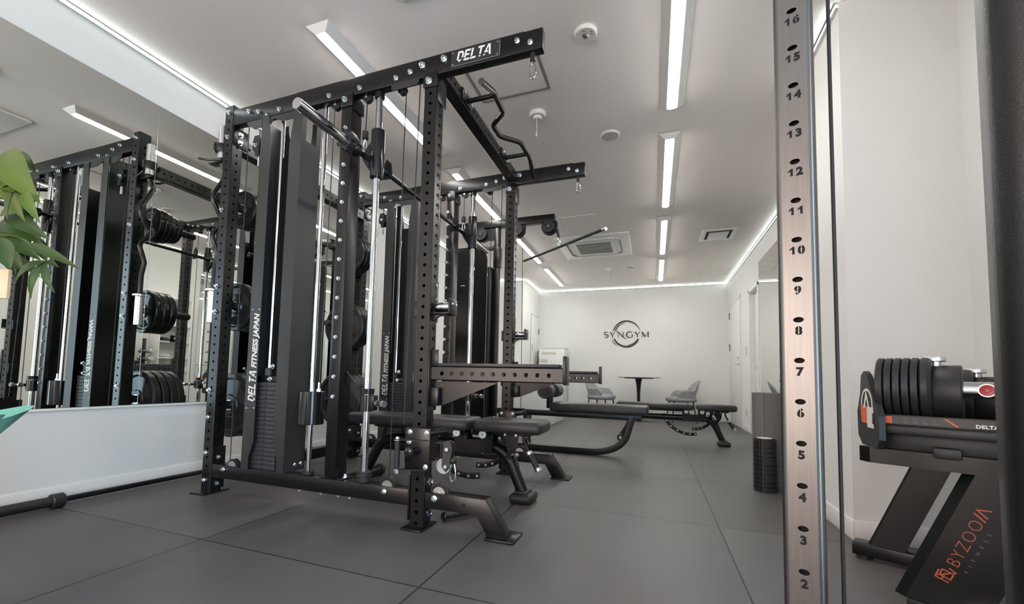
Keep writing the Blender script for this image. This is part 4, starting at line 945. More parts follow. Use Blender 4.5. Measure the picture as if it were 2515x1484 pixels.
# ================================================================== BACK OF THE ROOM
tb = thing('bistro_table', 'round white table on a slim black pedestal below the wall logo', 'table', (-.26, 8.52, 0), world=True)
tx, ty = -.262, 8.52
part('tabletop', MB().lathe([(0, .772), (.34, .772), (.379, .784), (.381, .790), (.378, .795), (0, .795)], (tx, ty, 0), (0, 0, 1), 64), TABLET, tb)
part('top_plate', MB().cyl((tx, ty, .760), (tx, ty, .772), .25, 48), SIGNB, tb)
part('pedestal', MB().lathe([(0, 0), (.26, 0), (.262, .008), (.20, .018), (.07, .05), (.033, .12), (.026, .30), (.028, .45), (.036, .60), (.05, .70), (.066, .762), (0, .762)], (tx, ty, 0), (0, 0, 1), 48), GLOSSB, tb)
def chair(label, loc, rz):
    t = thing('armchair', label, 'chair', loc, rz, group='grey armchairs at the round table')
    part('seat', MB().lathe([(0, .355), (.20, .355), (.243, .372), (.255, .40), (.246, .428), (.20, .448), (0, .454)], (0, 0, 0), (0, 0, 1), 36).xf(Matrix.Diagonal((1.04, .98, 1, 1)).to_4x4()), GREYF, t)
    # wrap-around shell: arms at the sides, tall back behind (-x), open gap low at the back
    N = 40; vs = []; fs = []
    for i in range(N+1):
        s = -1+2*i/N; a = PI+s*PI*.66
        e = abs(s); bk = max(0, 1-(e/.42)**2) if e < .42 else 0
        top = .575+.19*(bk**.8) - .10*max(0, (e-.78)/.22)**2
        bot = .362+.125*max(0, 1-(e/.36)**2)
        if e > .95: bot = .38; top = min(top, .53)
        for (r, z) in ((.225, bot), (.27 if e < .6 else .262, top), (.235 if e < .6 else .222, top-.004), (.19, bot+.006)):
            lean = .05*bk if z == top or z == top-.004 else 0
            vs.append(((r+lean)*math.cos(a)*1.05, (r+lean*.3)*math.sin(a), z))
    for i in range(N):
        for k in range(4):
            fs.append((i*4+k, i*4+(k+1) % 4, (i+1)*4+(k+1) % 4, (i+1)*4+k))
    fs += [(0, 3, 2, 1), (N*4, N*4+1, N*4+2, N*4+3)]
    bm = bmesh.new(); vv = [bm.verts.new(p) for p in vs]; [bm.faces.new([vv[j] for j in f]) for f in fs]
    bmesh.ops.recalc_face_normals(bm, faces=bm.faces); bmesh.ops.subdivide_edges(bm, edges=bm.edges, cuts=1, use_grid_fill=True)
    for _ in range(2): bmesh.ops.smooth_vert(bm, verts=bm.verts, factor=.35, use_axis_x=True, use_axis_y=True, use_axis_z=True)
    part('back_shell', MB().addbm(bm), GREYF, t)
    for x, y in ((.16, .16), (.16, -.16), (-.16, .16), (-.16, -.16)):
        part('leg', MB().cyl((x, y, .368), (x*1.28, y*1.28, 0), .013, 12, r2=.008), SIGNB, t)
chair('grey upholstered armchair left of the round table, turned towards it', (-.925, 8.50, 0), -.35)
chair('grey upholstered armchair right of the round table, turned towards it', (.455, 8.70, 0), PI+.22)

# white counter and appliance
cn = thing('counter', 'low plain white counter at the back left behind the pulldown machine', 'counter', (-1.95, 7.2, 0), world=True)
part('body', MB().box((-2.42, 6.63, 0), (-1.497, 7.81, .84), .003), WHITE, cn)
part('worktop', MB().box((-2.43, 6.62, .84), (-1.487, 7.82, .866), .003), WHITE, cn)
ap = thing('white_appliance', 'tall white appliance with a grey display beside the back wall', 'appliance', (-1.95, 8.95, 0), world=True)
part('body', MB().box((-2.20, 8.78, 0), (-1.68, 9.14, 1.335), .012), WHITE, ap)
part('top_rim', MB().box((-2.205, 8.775, 1.335), (-1.675, 9.145, 1.358), .006), WHITE, ap)
part('display', MB().box((-2.14, 8.776, 1.215), (-1.85, 8.782, 1.265), .001), OUTL, ap)
part('tray_panel', MB().box((-2.165, 8.776, 1.055), (-2.02, 8.782, 1.115), .001), OUTL, ap)
part('power_cord', MB().tube([(-2.215, 8.80, 1.30), (-2.235, 8.80, 1.20), (-2.215, 8.80, 1.10), (-2.24, 8.80, 1.04), (-2.22, 8.82, .6), (-2.23, 8.9, .02)], .006, 8), SIGNB, ap)

# wall logo: letters and two crescent rings
lg = thing('wall_logo', 'black round gym logo lettered SYNGYM on the back wall', 'wall sign', (-.52, YB, 1.36), world=True)
def ribbon(pts, ws, y=YB-.012, d=.012):
    # flat stroke in the wall plane with a varying width
    P = [Vector((a, 0, b)) for a, b in pts]; n = len(P); L = []; R = []
    for i in range(n):
        t = (P[min(i+1, n-1)]-P[max(i-1, 0)]).normalized(); nn = Vector((-t.z, 0, t.x)); w = ws[i] if isinstance(ws, (list, tuple)) else ws
        L.append(P[i]+nn*w/2); R.append(P[i]-nn*w/2)
    mb = MB()
    for i in range(n-1):
        q = [L[i], L[i+1], R[i+1], R[i]]
        fr = [Vector((p.x, y, p.z)) for p in q]; bk = [Vector((p.x, y+d-.0005, p.z)) for p in q]
        mb.add(fr+bk, [(0, 1, 2, 3), (4, 7, 6, 5), (0, 4, 5, 1), (1, 5, 6, 2), (2, 6, 7, 3), (3, 7, 4, 0)])
    return mb
lc = (-.518, 1.657)
def crescent(r, a0, a1, wmax, peak, off=(0, 0), w0=.004, w1=.004):
    n = 44; pts = []; ws = []
    for i in range(n+1):
        f = i/n; a = math.radians(a0+(a1-a0)*f)
        w = (w0+(wmax-w0)*math.sin(PI/2*min(1, f/peak))) if f < peak else (w1+(wmax-w1)*math.cos(PI/2*(f-peak)/(1-peak)))
        pts.append((lc[0]+off[0]+r*math.cos(a), lc[1]+off[1]+r*math.sin(a))); ws.append(w)
    return ribbon(pts, ws)
part('ring_arc', crescent(.262, 166, 15, .029, .45, w0=.010), SIGNB, lg)
part('ring_arc', crescent(.232, 161, 98, .019, .05, (.006, -.004), w0=.016, w1=.002), SIGNB, lg)
part('ring_arc', crescent(.256, 201, 336, .034, .42, (.006, .0), w0=.024), SIGNB, lg)
part('ring_arc', crescent(.296, 204, 232, .011, .4, w0=.010, w1=.003), SIGNB, lg)
part('ring_arc', crescent(.228, 268, 333, .022, .9, (.020, .004), w0=.002, w1=.020), SIGNB, lg)
z0, hh = 1.588, .112
def Lx(px): return -.957+(px-340)/(1975-340)*.860
def sx(pts): return [(Lx(a), z0+b*hh) for a, b in pts]
def letter(strokes):
    mb = MB()
    for pts, w in strokes:
        r = ribbon(sx(pts), w); mb.add(r.v, r.f)
    part('letter', mb, SIGNB, lg)
sS = []
for i in range(25):
    f = i/24
    if f < .5: a = math.radians(35+235*f*2); sS.append((425+68*math.cos(a), .76+.235*math.sin(a)))
    else: a = math.radians(90-235*(f-.5)*2); sS.append((428+72*math.cos(a), .26+.262*math.sin(a)))
letter([(sS, [.006+.012*math.sin(PI*i/24) for i in range(25)])])
letter([([(575, 1), (662, .45)], .018), ([(745, 1), (662, .45)], .008), ([(658, .48), (658, 0)], .017)])
nn = [(790, 1.2), (830, 1.12), (880, .92), (950, .62), (1020, .26), (1080, -.02), (1130, -.16), (1185, -.24)]
letter([([(868, .85), (868, 0)], .007), ([(1055, 1), (1055, .22)], .012), (nn, [.004, .012, .017, .018, .018, .015, .010, .004])])
gG = [(1300+118*math.cos(math.radians(a)), .5+.52*math.sin(math.radians(a))) for a in range(40, 321, 14)]
letter([(gG, [.005+.014*max(0, math.sin(PI*i/(len(gG)-1))) for i in range(len(gG))]), ([(1392, .45), (1392, .10)], .016), ([(1362, .45), (1412, .45)], .007)])
letter([([(1492, 1), (1575, .45)], .018), ([(1658, 1), (1575, .45)], .008), ([(1570, .48), (1570, 0)], .017)])
letter([([(1745, .95), (1745, 0)], .008), ([(1745, 1), (1850, .08)], .018), ([(1850, .08), (1950, 1)], .007), ([(1957, 1), (1957, 0)], .018)])

# ================================================================== RIGHT-HAND SIDE
RZ = math.radians(-28)
# cable machine with the numbered stainless upright, close to the camera
ft = thing('cable_machine', 'cable machine with a numbered stainless upright and thick black frame post', 'cable machine', (.276, 1.06, 0), math.radians(-20))
hw, ztop = .0350, 2.12
HN = {n: .334+(n-2)*.0835 for n in range(1, 21)}
sm_ = MB(); cr = .011
prof = []
for cx_, cy_, a0 in ((hw-cr, .034-cr, 0), (-hw+cr, .034-cr, PI/2), (-hw+cr, cr, PI), (hw-cr, cr, 1.5*PI)):
    prof.append([(cx_+cr*math.cos(a0+k*PI/10), cy_+cr*math.sin(a0+k*PI/10)) for k in range(6)])
path = prof[0]+prof[1]+prof[2]
path2 = prof[3]
full = prof[2][-1:]; 
def strip(pts):
    vs = [(x, y, z) for x, y in pts for z in (.08, ztop)]
    sm_.add(vs, [(2*i, 2*i+2, 2*i+3, 2*i+1) for i in range(len(pts)-1)])
strip(prof[3]+prof[0]+prof[1]+prof[2])
sm_.perf((-hw+cr, 0, .08), (0, 0, 1), (1, 0, 0), ztop-.08, 2*(hw-cr), [z-.08 for z in HN.values() if z < ztop-.03], .0057, (0, -1, 0), .003, 16, rb=.0090)
sm_.add([(x, y, ztop) for x, y in prof[3]+prof[0]+prof[1]+prof[2]], [tuple(range(24))])
su = part('numbered_upright', sm_, STEEL, ft, 'brushed stainless upright with numbered slots')
part('slot_shadow_liner', MB().box((-hw+.006, .012, .09), (hw-.006, .016, ztop-.01)), DARK, su)
for n in range(2, 20):
    if HN[n] > ztop-.05: continue
    tm = MB(); chs = str(n); zb = HN[n]-.0300
    for i, c_ in enumerate(chs):
        xc = (i-(len(chs)-1)/2)*.0152
        if c_ == '1':
            tm.prism([(-.0005, 0), (.0037, 0), (.0037, .0158), (.0005, .0158), (-.0048, .0112), (-.0048, .0082), (-.0005, .0108)], (xc, -.0006, zb), (1, 0, 0), (0, 0, 1), (0, .0004, 0))
        else:
            g = text_mb(c_, .0225, (xc, -.0002, zb), (1, 0, 0), (0, 0, 1), (0, -1, 0), off=.0012, align='CENTER', depth=.0004); tm.add(g.v, g.f)
    part('number', tm, DARK, su)
    if chs[-1] in '0689':
        xo = .0076 if n > 9 else 0.0
        part('stencil_bridge', MB().box((xo-.0006, -.0009, zb-.0008), (xo+.0006, -.0004, zb+.0165)), STEEL, su)
part('cable', MB().tube([(.056, .097, .02), (.0565, .097, .45), (.057, .097, 1.0), (.0575, .097, 1.6), (.058, .097, 2.2)], .0037, 10), RUBB, ft)
part('frame_post', MB().box((.219, -.348, .05), (.319, -.248, 2.2), .036, 6), TEXB, ft, 'thick black rounded frame post')
part('base_frame', MB().box((-.05, -.02, .0), (.05, .075, .08), .006).box((.0, .03, .0), (.62, .11, .07), .006).box((.215, -.34, .0), (.30, .3, .06), .006), BLACK, ft)
part('top_frame', MB().box((-.05, -.02, 2.12), (.40, .12, 2.2), .006).box((.210, -.348, 2.2), (.306, .1, 2.25), .006), BLACK, ft)

# dumbbell stand with adjustable dumbbells
SX, SY = .655, 1.80
ds = thing('dumbbell_stand', 'black dumbbell stand with slanted legs and orange lettering by the column', 'dumbbell stand', (SX, SY, 0), RZ)
L_ = .62
fr_ = MB().prism([(.0, 0), (L_, 0), (L_, .055), (-.030, .055), (-.030, .030)], (0, 0, .458), (1, 0, 0), (0, 1, 0), (0, 0, .048))
part('front_rail', fr_, BLACK, ds)
part('rear_rail', MB().box((-.02, .495, .41), (L_, .55, .458), .003), BLACK, ds)
for x in (.12, .46): part('cross_strap', MB().prism([(.05, .492), (.50, .444), (.50, .458), (.05, .506)], (x, 0, 0), (0, 1, 0), (0, 0, 1), (.05, 0, 0)), BLACK, ds)
def slant(u0, v0, w, zt, name, d=.05, ch=.026):
    k = .398; z0 = .062; mb = MB()
    out = [(ch, 0), (w, 0), (w, d), (0, d), (0, ch)]
    lo_ = [(u0+a_, v0+b_, z0) for a_, b_ in out]; hi_ = [(u0+a_+k*(zt-z0), v0+b_, zt) for a_, b_ in out]
    mb.add(lo_+hi_, [(4, 3, 2, 1, 0), (5, 6, 7, 8, 9)]+[(i, (i+1) % 5, 5+(i+1) % 5, 5+i) for i in range(5)])
    return part(name, mb, BLACK, ds)
lg1 = slant(.045, .004, .195, .458, 'front_leg'); lg2 = slant(-.086, .50, .112, .44, 'rear_leg', ch=.008)
part('foot_bar', MB().box((-.135, .488, .014), (.34, .562, .064), .004), BLACK, ds)
part('foot_bar', MB().box((.075, -.01, .014), (.52, .062, .064), .004), BLACK, ds)
for x, y in ((-.10, .525), (.30, .525), (.11, .026), (.48, .026)): part('rubber_foot', MB().cyl((x, y, 0), (x, y, .014), .027, 20), RUBB, ds)
# lettering down the front leg (reads upwards along the leg)
ud = Vector((.398, 0, 1)).normalized(); vd = Vector((-1, 0, .398)).normalized()
lt = text_mb('BYZOO', .040, Vector((.062+.398*.115+.078, .0035, .183)), ud, vd, (0, -1, 0), spacing=1.18, off=-.0008, res=6)
xe = max((p-Vector((.062+.398*.115+.078, .0035, .183))).dot(ud) for p in lt.v)
o = Vector((.062+.398*.115+.078, .0035, .183))
def stroke(pts, w, h=.0285):
    for (a, b), (c, d_) in zip(pts, pts[1:]):
        p = o+ud*a+vd*(b*h); q = o+ud*c+vd*(d_*h); t = (q-p).normalized(); n_ = t.cross(Vector((0, -1, 0))).normalized()
        lt.add([p+n_*w/2, q+n_*w/2, q-n_*w/2, p-n_*w/2]+[x+Vector((0, -.0006, 0)) for x in (p+n_*w/2, q+n_*w/2, q-n_*w/2, p-n_*w/2)], [(4, 5, 6, 7)])
xe += .006
stroke([(xe, 0), (xe+.013, 1)], .0038); stroke([(xe+.012, 0), (xe+.025, 1)], .0038); stroke([(xe+.023, 1), (xe+.036, 0)], .0038)
# monogram below the word
m0 = -.050
stroke([(m0, .05), (m0, 1.1), (m0+.024, 1.1)], .0033); stroke([(m0, .6), (m0+.022, .6)], .0033)
stroke([(m0+.010, 0), (m0+.010, .9), (m0+.029, .9), (m0+.029, .05), (m0+.010, .05)], .0033); stroke([(m0+.004, 1.1), (m0+.037, -.1)], .0033); stroke([(m0+.035, -.1), (m0+.040, .55)], .0033)
part('lettering', lt, DORANGE, lg1)
part('small_lettering', text_mb('F  I  T  N  E  S  S', .012, o-vd*.021, ud, vd, (0, -1, 0), spacing=1.45, off=-.0002), GRILL, lg1)

# tray + adjustable dumbbell, built once and copied for the second one
def make_tray(label):
    t = thing('dumbbell_tray', label, 'dumbbell tray', (SX, SY, .506), RZ, group='dumbbell trays on the stand')
    b = MB().box((.032, -.03, .052), (.42, .17, .078), .005).box((.010, -.012, .076), (.42, .004, .112), .003).box((.010, .0, .076), (.42, .16, .094), .003)
    b.box((.03, .02, .0), (.42, .15, .054), .003)
    tb_ = part('tray_base', b, PLAST, t)
    ep = [(-.045, .03), (-.02, .0), (.12, .0), (.16, .03), (.165, .11), (.13, .17), (.115, .235), (.085, .25), (.055, .235), (.0, .165), (-.047, .105)]
    eu, en = Vector((-.42, 1, 0)).normalized(), Vector((-1, -.42, 0)).normalized(); eo = Vector((.014, -.01, 0))
    def on_plate(poly, lift, d=.0006): return MB().prism(poly, eo+en*lift, eu, (0, 0, 1), en*d)
    part('end_plate', MB().prism(ep, eo, eu, (0, 0, 1), -en*.016), PLAST, t)
    part('badge_white', on_plate([(.0, .062), (.06, .062), (.062, .13), (.0, .13)], .0004), INK, t)
    part('badge_orange', on_plate([(.062, .075), (.115, .075), (.122, .135), (.062, .135)], .0008), ORANGE, t)
    part('badge_ring', MB().lathe([(.048, 0), (.056, 0), (.056, .0008), (.048, .0008)], eo+eu*.06+en*.0005+Vector((0, 0, .135)), en, 32, close=True), INK, t)
    part('badge_mark', on_plate([(.03, .125), (.062, .185), (.092, .125), (.078, .125), (.062, .16), (.044, .125)], .0012), INK, t)
    # printed scale strip on the sloping front
    part('scale_strip', MB().box((.024, -.0132, .083), (.42, -.0121, .107)), BLACK2, t)
    part('scale_orange', MB().box((.025, -.0138, .084), (.058, -.0132, .106)), ORANGE, t)
    dg = MB()
    for k in range(5):
        x = .066+k*.021; dg.box((x, -.0136, .098), (x+.004, -.0132, .102)); dg.box((x-.003, -.0136, .088), (x+.008, -.0132, .091))
    part('scale_digits', dg, MATG, t, kind='stuff')
    part('orange_line', MB().prism([(.172, .106), (.176, .107), (.202, .086), (.198, .084)], (0, -.0138, 0), (1, 0, 0), (0, 0, 1), (0, .0006, 0)), ORANGE, t)
    part('maker_word', text_mb('DELTA', .0135, (.234, -.0135, .086), (1, 0, 0), (0, 0, 1), (0, -1, 0), shear=.0, off=.0005, spacing=1.1), INK, t)
    part('latch', MB().box((.145, -.012, -.012), (.205, .03, .02), .006).cyl((.17, .01, -.0), (.17, .01, .02), .006, 12), PLAST, t)
    return t
def make_db(label):
    t = thing('adjustable_dumbbell', label, 'dumbbell', (SX, SY, .70), RZ, group='adjustable dumbbells on the stand')
    vc = .065
    x = .020
    for k in range(5):
        part('plate', MB().lathe([(.02, 0), (.095, 0), (.099, .003), (.099, .0145), (.097, .0175), (.02, .0175)], (x, vc, 0), (1, 0, 0), 56), PLAST, t); x += .0203
    part('plate', MB().lathe([(.02, 0), (.094, 0), (.099, .004), (.099, .018), (.090, .027), (.02, .027)], (x, vc, 0), (1, 0, 0), 56), PLAST, t); x += .0275
    part('inner_block', MB().lathe([(.02, 0), (.081, 0), (.083, .003), (.083, .059), (.080, .062), (.02, .062)], (x, vc, -.009), (1, 0, 0), 56), PLAST, t)
    kx = x+.006
    part('selector_knob', MB().cyl((kx, vc, .06), (kx, vc, .086), .014, 20).lathe([(0, .086), (.0225, .086), (.024, .088), (.024, .098), (.0225, .101), (0, .101)], (kx, vc, 0), (0, 0, 1), 40), ALU, t)
    x += .062
    part('handle', MB().cyl((x, vc, 0), (x+.11, vc, 0), .0245, 32), CHROME, t)
    part('lock_button', MB().cyl((x+.048, vc-.023, 0), (x+.048, vc-.027, 0), .019, 28), ALU, t)
    part('button_face', MB().lathe([(.0, -.0285), (.006, -.0285), (.007, -.0275), (.016, -.0285), (.0165, -.027), (0, -.027)], (x+.048, vc, 0), (0, 1, 0), 28), RED, t)
    x += .11
    part('inner_block', MB().lathe([(.02, 0), (.081, 0), (.083, .003), (.083, .059), (.080, .062), (.02, .062)], (x, vc, -.009), (1, 0, 0), 56), PLAST, t)
    part('selector_knob', MB().cyl((x+.05, vc, .06), (x+.05, vc, .086), .014, 20).cyl((x+.05, vc, .086), (x+.05, vc, .101), .024, 36, bev=.002), ALU, t)
    x += .064
    for k in range(3):
        part('plate', MB().lathe([(.02, 0), (.095, 0), (.099, .003), (.099, .0145), (.097, .0175), (.02, .0175)], (x, vc, 0), (1, 0, 0), 56), PLAST, t); x += .0203
    return t
t1 = make_tray('black dumbbell tray at the front edge of the stand with orange scale label')
db1 = make_db('black adjustable dumbbell on the front tray, nearest the camera')
off = Vector((math.cos(RZ)*.08-math.sin(RZ)*.30, math.sin(RZ)*.08+math.cos(RZ)*.30, 0))
t2 = copy_tree(t1); t2.location = Vector((SX, SY, .478))+off; t2['label'] = 'black dumbbell tray at the rear of the stand, hidden behind the front dumbbell'
db2 = copy_tree(db1); db2.location = Vector((SX, SY, .672))+off; db2['label'] = 'black adjustable dumbbell on the rear tray, half hidden behind the thick black post'

# checker-plate platform and black disc beyond the stand
cp = thing('foot_platform', 'bright checker-plate foot platform on a black frame beside the thick black post', 'foot platform', (1.17, 1.86, 0), RZ)
ck = MB().box((-.20, -.17, .05), (.18, .17, .058), .001)
for i in range(9):
    for j in range(8):
        a = PI/4 if (i+j) % 2 else -PI/4
        c = Vector((-.18+i*.042, -.155+j*.044, .058)); dx = Vector((math.cos(a), math.sin(a), 0))*.015; dy = Vector((-math.sin(a), math.cos(a), 0))*.004
        ck.add([c-dx, c-dy, c+dx, c+dy, c+Vector((0, 0, .0022))], [(0, 1, 4), (1, 2, 4), (2, 3, 4), (3, 0, 4)])
part('checker_plate', ck.xf(Matrix.Rotation(math.radians(-14), 4, 'Y')), CHECK, cp)
part('frame', MB().box((-.12, -.16, 0), (-.07, .16, .075), .004), BLACK, cp)

rd = thing('round_pulley_cover', 'black round cover with a chrome rim at the foot of the dumbbell stand', 'pulley cover', (.86, 1.60, 0), world=True)
part('cover', MB().lathe([(0, 0), (.085, 0), (.085, .06), (.080, .066), (0, .07)], (.86, 1.60, 0), (0, 0, 1), 40), GLOSSB, rd)
part('rim', MB().lathe([(.0852, .052), (.089, .052), (.089, .062), (.0852, .064)], (.86, 1.60, 0), (0, 0, 1), 40, close=True), CHROME, rd, 'chrome rim')

# foam mat roll and grid roller on the floor behind the numbered upright
pm = []
zz = 0.0
while zz < .638:
    pm += [(.098, zz), (.1, zz+.002), (.1, zz+.006), (.098, zz+.008)]; zz += .0085
mt = thing('foam_mat_roll', 'tall rolled grey ribbed exercise mat standing on end', 'exercise mat', (.748, 3.60, 0), world=True)
part('roll', MB().lathe([(0, 0)]+pm+[(.097, .64), (0, .64)], (.748, 3.60, 0), (0, 0, 1), 48), MATG, mt)
fl = MB(); P = []
for k in range(9): 
    a = math.radians(200+k*7); P.append((a, .1+.006))
a0 = math.radians(205); a1 = math.radians(243)
fp_ = [(.748+r*math.cos(a0+(a1-a0)*f), 3.60+r*math.sin(a0+(a1-a0)*f)) for r, f in [(.099, 0), (.1035, .2), (.105, .4), (.105, .6), (.105, .8), (.105, 1.0), (.099, 1.0)]]
part('loose_edge', MB().prism(fp_, (0, 0, .004), (1, 0, 0), (0, 1, 0), (0, 0, .63)), MATG, mt)
ro = thing('foam_roller', 'short black hollow grid foam roller standing in front of the grey mat roll', 'foam roller', (.690, 3.44, 0), world=True)
rx, ry = .690, 3.44
part('core', MB().lathe([(.045, 0), (.0535, 0), (.0535, .345), (.045, .345)], (rx, ry, 0), (0, 0, 1), 40, close=True), RUBB, ro)
part('inner_tube', MB().lathe([(.041, .005), (.0449, .005), (.0449, .348), (.041, .348)], (rx, ry, 0), (0, 0, 1), 40, close=True), WHITE, ro, 'pale inner tube')
tr_ = MB()
for j in range(12):
    z = .006+j*.0282
    k = 0
    for a0, a1 in ((0, 34), (40, 74), (80, 92), (96, 108), (112, 124), (130, 164), (170, 204), (210, 222), (226, 238), (242, 254), (260, 304), (310, 354)):
        aa = [math.radians(a0+(a1-a0)*i/3) for i in range(4)]
        q = [(rx+.067*math.cos(a), ry+.067*math.sin(a)) for a in aa]+[(rx+.052*math.cos(a), ry+.052*math.sin(a)) for a in reversed(aa)]
        big = (a1-a0) > 20
        if big and j % 4 == 3: continue
        tr_.prism(q, (0, 0, z), (1, 0, 0), (0, 1, 0), (0, 0, .052 if big and j % 4 == 2 else .0235))
part('tread', tr_, RUBB, ro)

# chrome dumbbells on a small rack, shelves and bin in the niche behind the column
dk = thing('dumbbell_rack', 'slim black upright rack holding the chrome dumbbells in the niche', 'dumbbell rack', (1.10, 4.12, 0), world=True)
part('post', MB().box((1.13, 4.10, .02), (1.17, 4.14, 1.15), .003), BLACK, dk)
part('base', MB().box((1.02, 3.98, 0), (1.24, 4.26, .02), .003), BLACK, dk)
ZD = [(.973, .036, 'topmost'), (.861, .040, 'second from the top'), (.756, .0465, 'third from the top'), (.640, .050, 'lowest')]
for z, r, w in ZD:
    part('arm', MB().box((1.035, 4.075, z-.030), (1.13, 4.155, z-.020), .002), BLACK, dk)
    t = thing('chrome_dumbbell', '%s chrome dumbbell on the rack beside the grey mat roll' % w, 'dumbbell', (.94, 4.115, z), group='chrome dumbbells on the slim rack', world=True)
    for x0 in (.94, 1.13+.05):
        part('head', MB().lathe([(0, 0), (r-.006, 0), (r, .006), (r, .039), (r-.006, .045), (0, .045)], (x0, 4.115, z), (1, 0, 0), 36), CHROME, t)
    part('handle', MB().cyl((.985, 4.115, z), (1.18, 4.115, z), .0145, 16), CHROME, t)
bn = thing('grey_bin', 'tall dark grey cylinder behind the numbered upright, seen in the left mirror', 'bin', (1.10, 3.72, 0), world=True)
part('body', MB().lathe([(0, 0), (.135, 0), (.14, .01), (.14, 1.02), (.135, 1.03), (0, 1.03)], (1.10, 3.72, 0), (0, 0, 1), 44), MATG, bn)
part('lid', MB().lathe([(0, 1.03), (.125, 1.03), (.125, 1.05), (0, 1.055)], (1.10, 3.72, 0), (0, 0, 1), 44), WHITE, bn, 'white lid')
shf = thing('wall_shelf', 'white open shelf unit with drawers in the niche, seen in the left mirror', 'shelf', (1.19, 4.52, 0), world=True)
for y in (4.28, 4.735): part('side_panel', MB().box((1.09, y, 0), (1.288, y+.016, 1.80), .001), WHITE, shf)
for z in (.46, .68, .875, 1.12, 1.37, 1.784): part('shelf_board', MB().box((1.09, 4.296, z), (1.288, 4.735, z+.016), .001), WHITE, shf)
for z0_, z1_ in ((.245, .455), (.02, .235)): part('drawer', MB().box((1.085, 4.30, z0_), (1.28, 4.731, z1_), .002), WHITE, shf)
def blob(name, c, s, m, label, cat, n=10):
    mb = MB(); prof = [(0, 0), (.8, .02), (1, .25), (.92, .6), (.6, .92), (0, 1.0)]
    mb.lathe(prof, (0, 0, 0), (0, 0, 1), 18)
    rr = random.Random(len(label))
    for v in mb.v:
        k = 1+.18*math.sin(7*v.x+3*v.z+rr.random())+.1*rr.uniform(-1, 1); v.x *= k; v.y *= k
    mb.v = [Vector((c[0]+v.x*s[0], c[1]+v.y*s[1], c[2]+v.z*s[2])) for v in mb.v]
    return solo(name, mb, m, label, cat)
blob('gym_bag', (1.19, 4.40, 1.136), (.08, .09, .06), PLAST, 'small black bag on the upper shelf of the niche', 'bag')
blob('gym_bag', (1.19, 4.58, 1.136), (.075, .07, .05), PLAST, 'black strap bundle beside the bag on the upper shelf of the niche', 'strap bundle')
blob('plastic_bag', (1.19, 4.42, .891), (.08, .10, .07), BAGS, 'clear plastic bag on the middle shelf of the niche', 'bag')
blob('plastic_bag', (1.19, 4.62, .891), (.075, .08, .05), BAGS, 'grey bundle at the far end of the middle shelf of the niche', 'bundle')
blob('plastic_bag', (1.19, 4.45, .696), (.08, .11, .06), BAGS, 'clear plastic bag on the lowest shelf of the niche above the drawers', 'bag')

# ================================================================== POTTED PLANT AT THE LEFT EDGE
pl = thing('potted_plant', 'green leafy plant in teal wrapping with a wooden card at the left edge', 'potted plant', (-1.73, .47, 0), world=True)
pcx, pcy = -1.73, .47
part('pot', MB().lathe([(0, 0), (.13, 0), (.165, .36), (.17, .38), (.155, .38), (.15, .34), (0, .33)], (pcx, pcy, 0), (0, 0, 1), 36), SIGNB, pl)
wm = MB(); n = 40; rings = []
for j, (r, z, kk) in enumerate(((.13, .0, 0), (.172, .20, .02), (.172, .36, .02), (.172, .46, .04), (.185, .50, .08), (.224, .565, .26))):
    ring = []
    for i in range(n):
        a = 2*PI*i/n; k = 1+kk*math.sin(5*a-.18)
        ring.append((pcx+r*k*math.cos(a), pcy+r*k*math.sin(a), z+(.02*math.sin(5*a-.18) if j > 3 else 0)))
    rings.append(ring)
vs = [p for r in rings for p in r]
wm.add(vs, [(j*n+i, j*n+(i+1) % n, (j+1)*n+(i+1) % n, (j+1)*n+i) for j in range(len(rings)-1) for i in range(n)])
part('wrapping', wm, TEAL, pl, 'teal wrapping cloth flared at the rim')
for k in range(3):
    a = k*2.1; P = [V(pcx+.025*math.cos(a+z*3), pcy+.025*math.sin(a+z*3), .33+z) for z in [i*.09 for i in range(9)]]
    part('stem', MB().tube(P, [.016-.0008*i for i in range(9)], 10), BARK, pl)
def leaf(mb, base, tip, up_, wd, droop=.12, n=9):
    base = Vector(base); tip = Vector(tip); d = tip-base; L = d.length; d.normalize(); s = d.cross(Vector(up_)).normalized(); nn_ = s.cross(d).normalized()
    o_ = len(mb.v); vs = []; fs = []
    for i in range(n+1):
        f = i/n; c = base+d*(L*f)+nn_*(math.sin(PI*f)*droop*L)
        w = wd*(math.sin(PI*min(1, f**.85))**.9)*(1-.25*f) if 0 < f < 1 else .0006
        for q, lift in ((-1, .36), (-.5, .20), (0, 0), (.5, .20), (1, .36)):
            vs.append(c+s*(q*w)+nn_*(lift*w*abs(q) + .05*w*math.sin(9*f)*abs(q)))
    for i in range(n):
        for k in range(4): fs.append((i*5+k, i*5+k+1, (i+1)*5+k+1, (i+1)*5+k))
    mb.add(vs, fs)
top = V(pcx, pcy, 1.02)
def spray(hub, leaves, stem):
    hub = Vector(hub); s0 = Vector(stem)
    pt = part('petiole', MB().tube(bez(s0, (s0+hub)/2+V(0, 0, .06), hub, 8), [.0032-.0001*i for i in range(9)], 8), LEAF2, pl)
    for bs, tp, wd, k in leaves:
        mb = MB(); leaf(mb, bs, tp, (.3+.35*random.uniform(-1, 1), -.8, .55+.3*random.uniform(-1, 1)), wd, random.uniform(.04, .13), 14); part('leaf', mb, LEAF if k == 1 else LEAF2, pt)
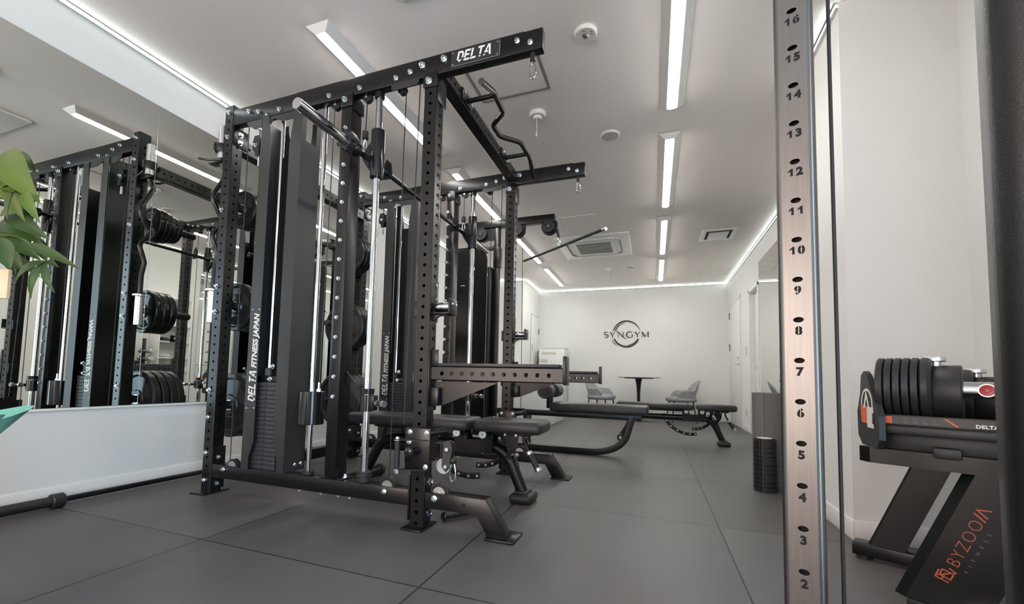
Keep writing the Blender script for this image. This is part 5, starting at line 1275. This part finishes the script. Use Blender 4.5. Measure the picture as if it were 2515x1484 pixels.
LV = [
((-1.404, 0.519, 1.199), (-1.266, 0.528, 1.061), 0.0396, 2),
((-1.412, 0.526, 1.196), (-1.338, 0.534, 1.03), 0.0306, 2),
((-1.425, 0.522, 1.191), (-1.435, 0.496, 1.05), 0.0405, 2),
((-1.425, 0.542, 1.214), (-1.393, 0.568, 1.168), 0.0180, 1),
((-1.36, 0.5, 1.097), (-1.298, 0.514, 1.08), 0.0153, 2),
((-1.385, 0.512, 1.098), (-1.299, 0.533, 1.11), 0.0162, 1),
((-1.285, 0.508, 1.083), (-1.241, 0.52, 1.011), 0.0135, 2),
((-1.317, 0.506, 1.089), (-1.32, 0.499, 1.02), 0.0144, 1),
((-1.443, 0.545, 1.07), (-1.286, 0.557, 0.991), 0.0243, 1),
((-1.476, 0.545, 1.048), (-1.316, 0.568, 0.982), 0.0270, 1),
((-1.471, 0.537, 1.03), (-1.345, 0.57, 0.95), 0.0306, 1),
((-1.434, 0.528, 1.052), (-1.342, 0.532, 1.051), 0.0144, 2),
((-1.313, 0.527, 0.973), (-1.16, 0.558, 0.913), 0.0135, 1),
((-1.494, 0.541, 1.003), (-1.394, 0.564, 0.924), 0.0306, 1),
((-1.336, 0.496, 0.98), (-1.301, 0.504, 0.909), 0.0234, 1),
((-1.28, 0.553, 0.939), (-1.346, 0.531, 0.884), 0.0153, 1),
((-1.28, 0.553, 0.939), (-1.3, 0.541, 0.851), 0.0117, 1),
((-1.28, 0.553, 0.939), (-1.237, 0.553, 0.864), 0.0108, 1),
((-1.28, 0.553, 0.939), (-1.228, 0.552, 0.921), 0.0081, 1),
((-1.28, 0.553, 0.939), (-1.342, 0.557, 0.999), 0.0117, 1),
]
spray((-1.42, .525, 1.19), LV[0:4], (-1.56, .46, 1.0))
spray((-1.40, .515, 1.085), LV[4:8], (-1.54, .47, .98))
spray((-1.47, .54, 1.03), LV[8:15], (-1.57, .46, .95))
spray((-1.28, .553, .939), LV[15:20], (-1.47, .53, 1.0))
def cluster(hub, tips, up_, wd, m, drp=.1):
    spray(hub, [(hub, tp, wd, 1) for tp in tips], (pcx+.02, pcy, min(1.05, hub[2]+.02)))
for a in range(5):
    q = a*.45+2.1; h = (pcx+.16*math.cos(q), pcy+.16*math.sin(q), 1.05+.05*a)
    cluster(h, [(h[0]+.16*math.cos(q+b), h[1]+.16*math.sin(q+b), h[2]-.07) for b in (-1.2, -.6, 0, .6, 1.2)], (0, 0, 1), .025, LEAF, .1)
card = part('wooden_card', MB().box((-.085, -.004, -.032), (.0, .004, .035), .001, M=Matrix.Translation((-1.368, .53, .885)) @ Matrix.Rotation(.35, 4, 'Z')), WOODT, pl, 'pale wooden name card')
part('card_stake', MB().cyl((-1.41, .51, .36), (-1.41, .51, .87), .004, 8), WOODT, card)
